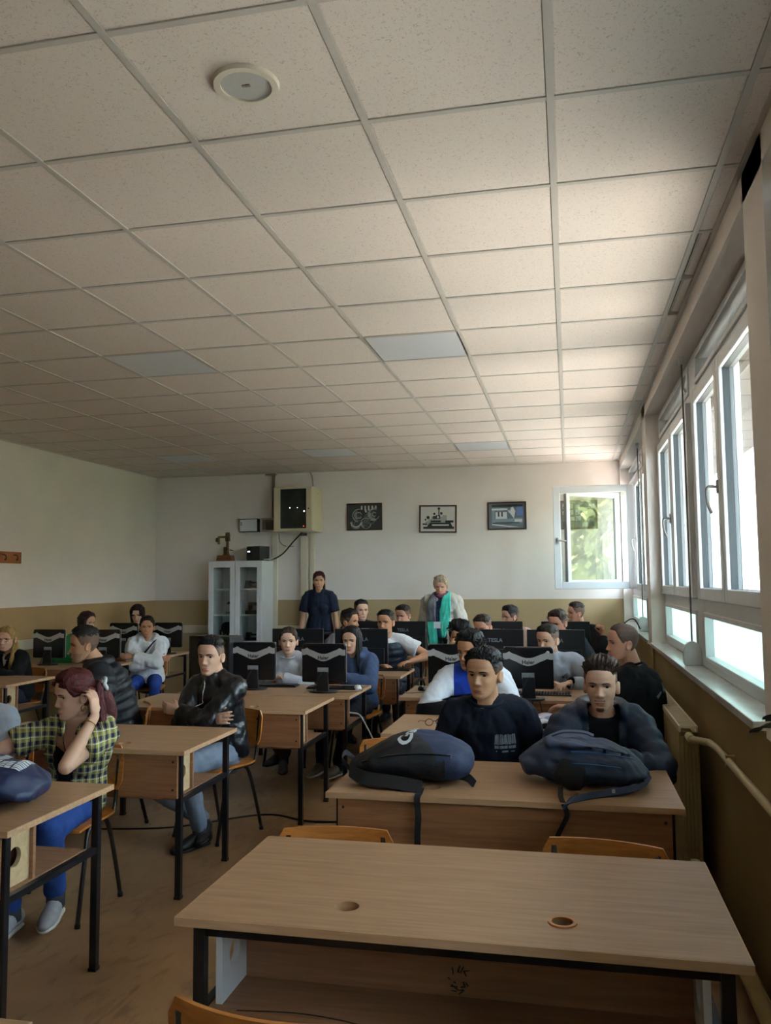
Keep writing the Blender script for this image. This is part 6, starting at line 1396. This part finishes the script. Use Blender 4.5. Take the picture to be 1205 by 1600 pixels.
p = person('adidas', 'man in a grey zip track jacket with three slanted bars on the chest', (-.16, 7.0, 1.253), 4, .16, side=-.07, hyaw=-34, hpitch=6, sk='fair', hair='fade', hc='#2b211b', bw=1.05, top=dict(name='track_jacket', m=F_('light_grey_track_cloth', '#9b9fab', .75), d=.028, stand=1, wrinkle=.007, cuffs=F_('black_cuff', '#15171d')),
       arms={1: dict(w=(.06, -.40, .80), pole=(1, .2, -.5), d=(-.6, -.8, 0)), -1: dict(w=(-.12, -.36, .80), d=(.9, -.4, 0))}, chair_label='chair of the man in the grey track jacket')
bv = bvh_of(p['top']); v = []; f = []
for k in range(3): x = -.028+k*.021; h_ = .016+.011*k; i = len(v); v += [(x, -.012), (x+.014, -.012), (x+.014-h_*.45, -.012+h_), (x-h_*.45, -.012+h_*1.05)]; f.append((i, i+1, i+2, i+3))
decal('chest_emblem', v, f, p['sp'](.66)+np.array([.09, -.3, 0]), (1, 0, 0), (0, 0, 1), M_TXTD, p['root'], bv, .003)
S, E_, W_, g = p['J'][1]; st = MB()
for k in (-1, 0, 1):
    pth = []
    for t in np.linspace(-.12, .95, 14):
        c = S+(E_-S)*max(0, t); h = bv.ray_cast(Vector(c+np.array([.25, -.02+.018*k, .16])), Vector((-.25, .0, -.16)).normalized())
        if h[0] is not None: pth.append(tuple(h[0]+Vector((.003, 0, .002))))
    if len(pth) > 3: st.tube(pth, .0045, 6, ry=.002, ref=(0, 1, 0))
if st.v: o_ = st.build('sleeve_stripes', M_TXTD, p['root'], smooth=True)
person('g17', 'boy with full black hair and glasses, hand held to his mouth', (-.915, 7.12, 1.284), 6, .14, hyaw=0, hpitch=6, sk='tan', hair='volume', hc='#121012', wide=1.03, extras=('glasses',), top=dict(name='tee', m=F_('pale_pink_cotton', '#b9a8ac'), d=.020, sleeve='short', crew=1), arms={-1: dict(e=(-.16, -.36, .80), w=(-.06, -.315, 1.005), d=(.25, .05, 1), n=(.35, 1, 0), curl=.8), 1: dict(e=(.20, -.34, .80), w=(.02, -.36, .82), d=(-.9, 0, .3))}, chair_label='chair of the boy with hand to mouth')
person('g23', 'man with cropped brown hair bowed behind the plain black monitor', (-.835, 8.5, 1.278), 10, .14, hyaw=-30, hpitch=14, sk='rosy', hair='fade', hc='#33251d', top=dict(name='tee', m=F_('dark_grey_cotton', '#2d2f36'), d=.020, sleeve='short', crew=1), chair_label='chair of the man with cropped brown hair')
person('g24', 'man with dark hair and glasses in a pink beige knit top', (-.66, 9.8, 1.322), -30, .10, hyaw=-58, hpitch=4, sk='rosy', hair='short', hc='#1d1a1c', extras=('glasses',), top=dict(name='knit_top', m=F_('pink_beige_knit', '#b3998c', .9, .4, 140), d=.024, crew=1), chair_label='chair of the man in the pink beige top')
person('g25', 'man with brown hair in a blue grey hoodie leaning to his screen', (-.092, 8.5, 1.322), 8, .14, side=-.03, hyaw=-34, hpitch=10, sk='rosy', hair='short', hc='#38291f', top=dict(name='hoodie', m=F_('blue_grey_fleece', '#3d4654'), d=.030, hood=1), chair_label='chair of the man in the blue grey hoodie')
person('g26', 'broad man in black at the back by the open window, hand near his face', (.085, 9.8, 1.357), -30, .08, side=-.02, hyaw=-70, sk='rosy', hair='fade', hc='#31241c', bw=1.14, top=dict(name='tee', m=BLACKTEE, d=.024, sleeve='long', crew=1), arms={1: dict(e=(.33, -.20, .82), w=(.34, -.16, 1.0), d=(-.2, 0, 1), n=(-.3, -1, 0), curl=1.0), -1: 'desk'}, chair_label='chair of the broad man in black by the open window')
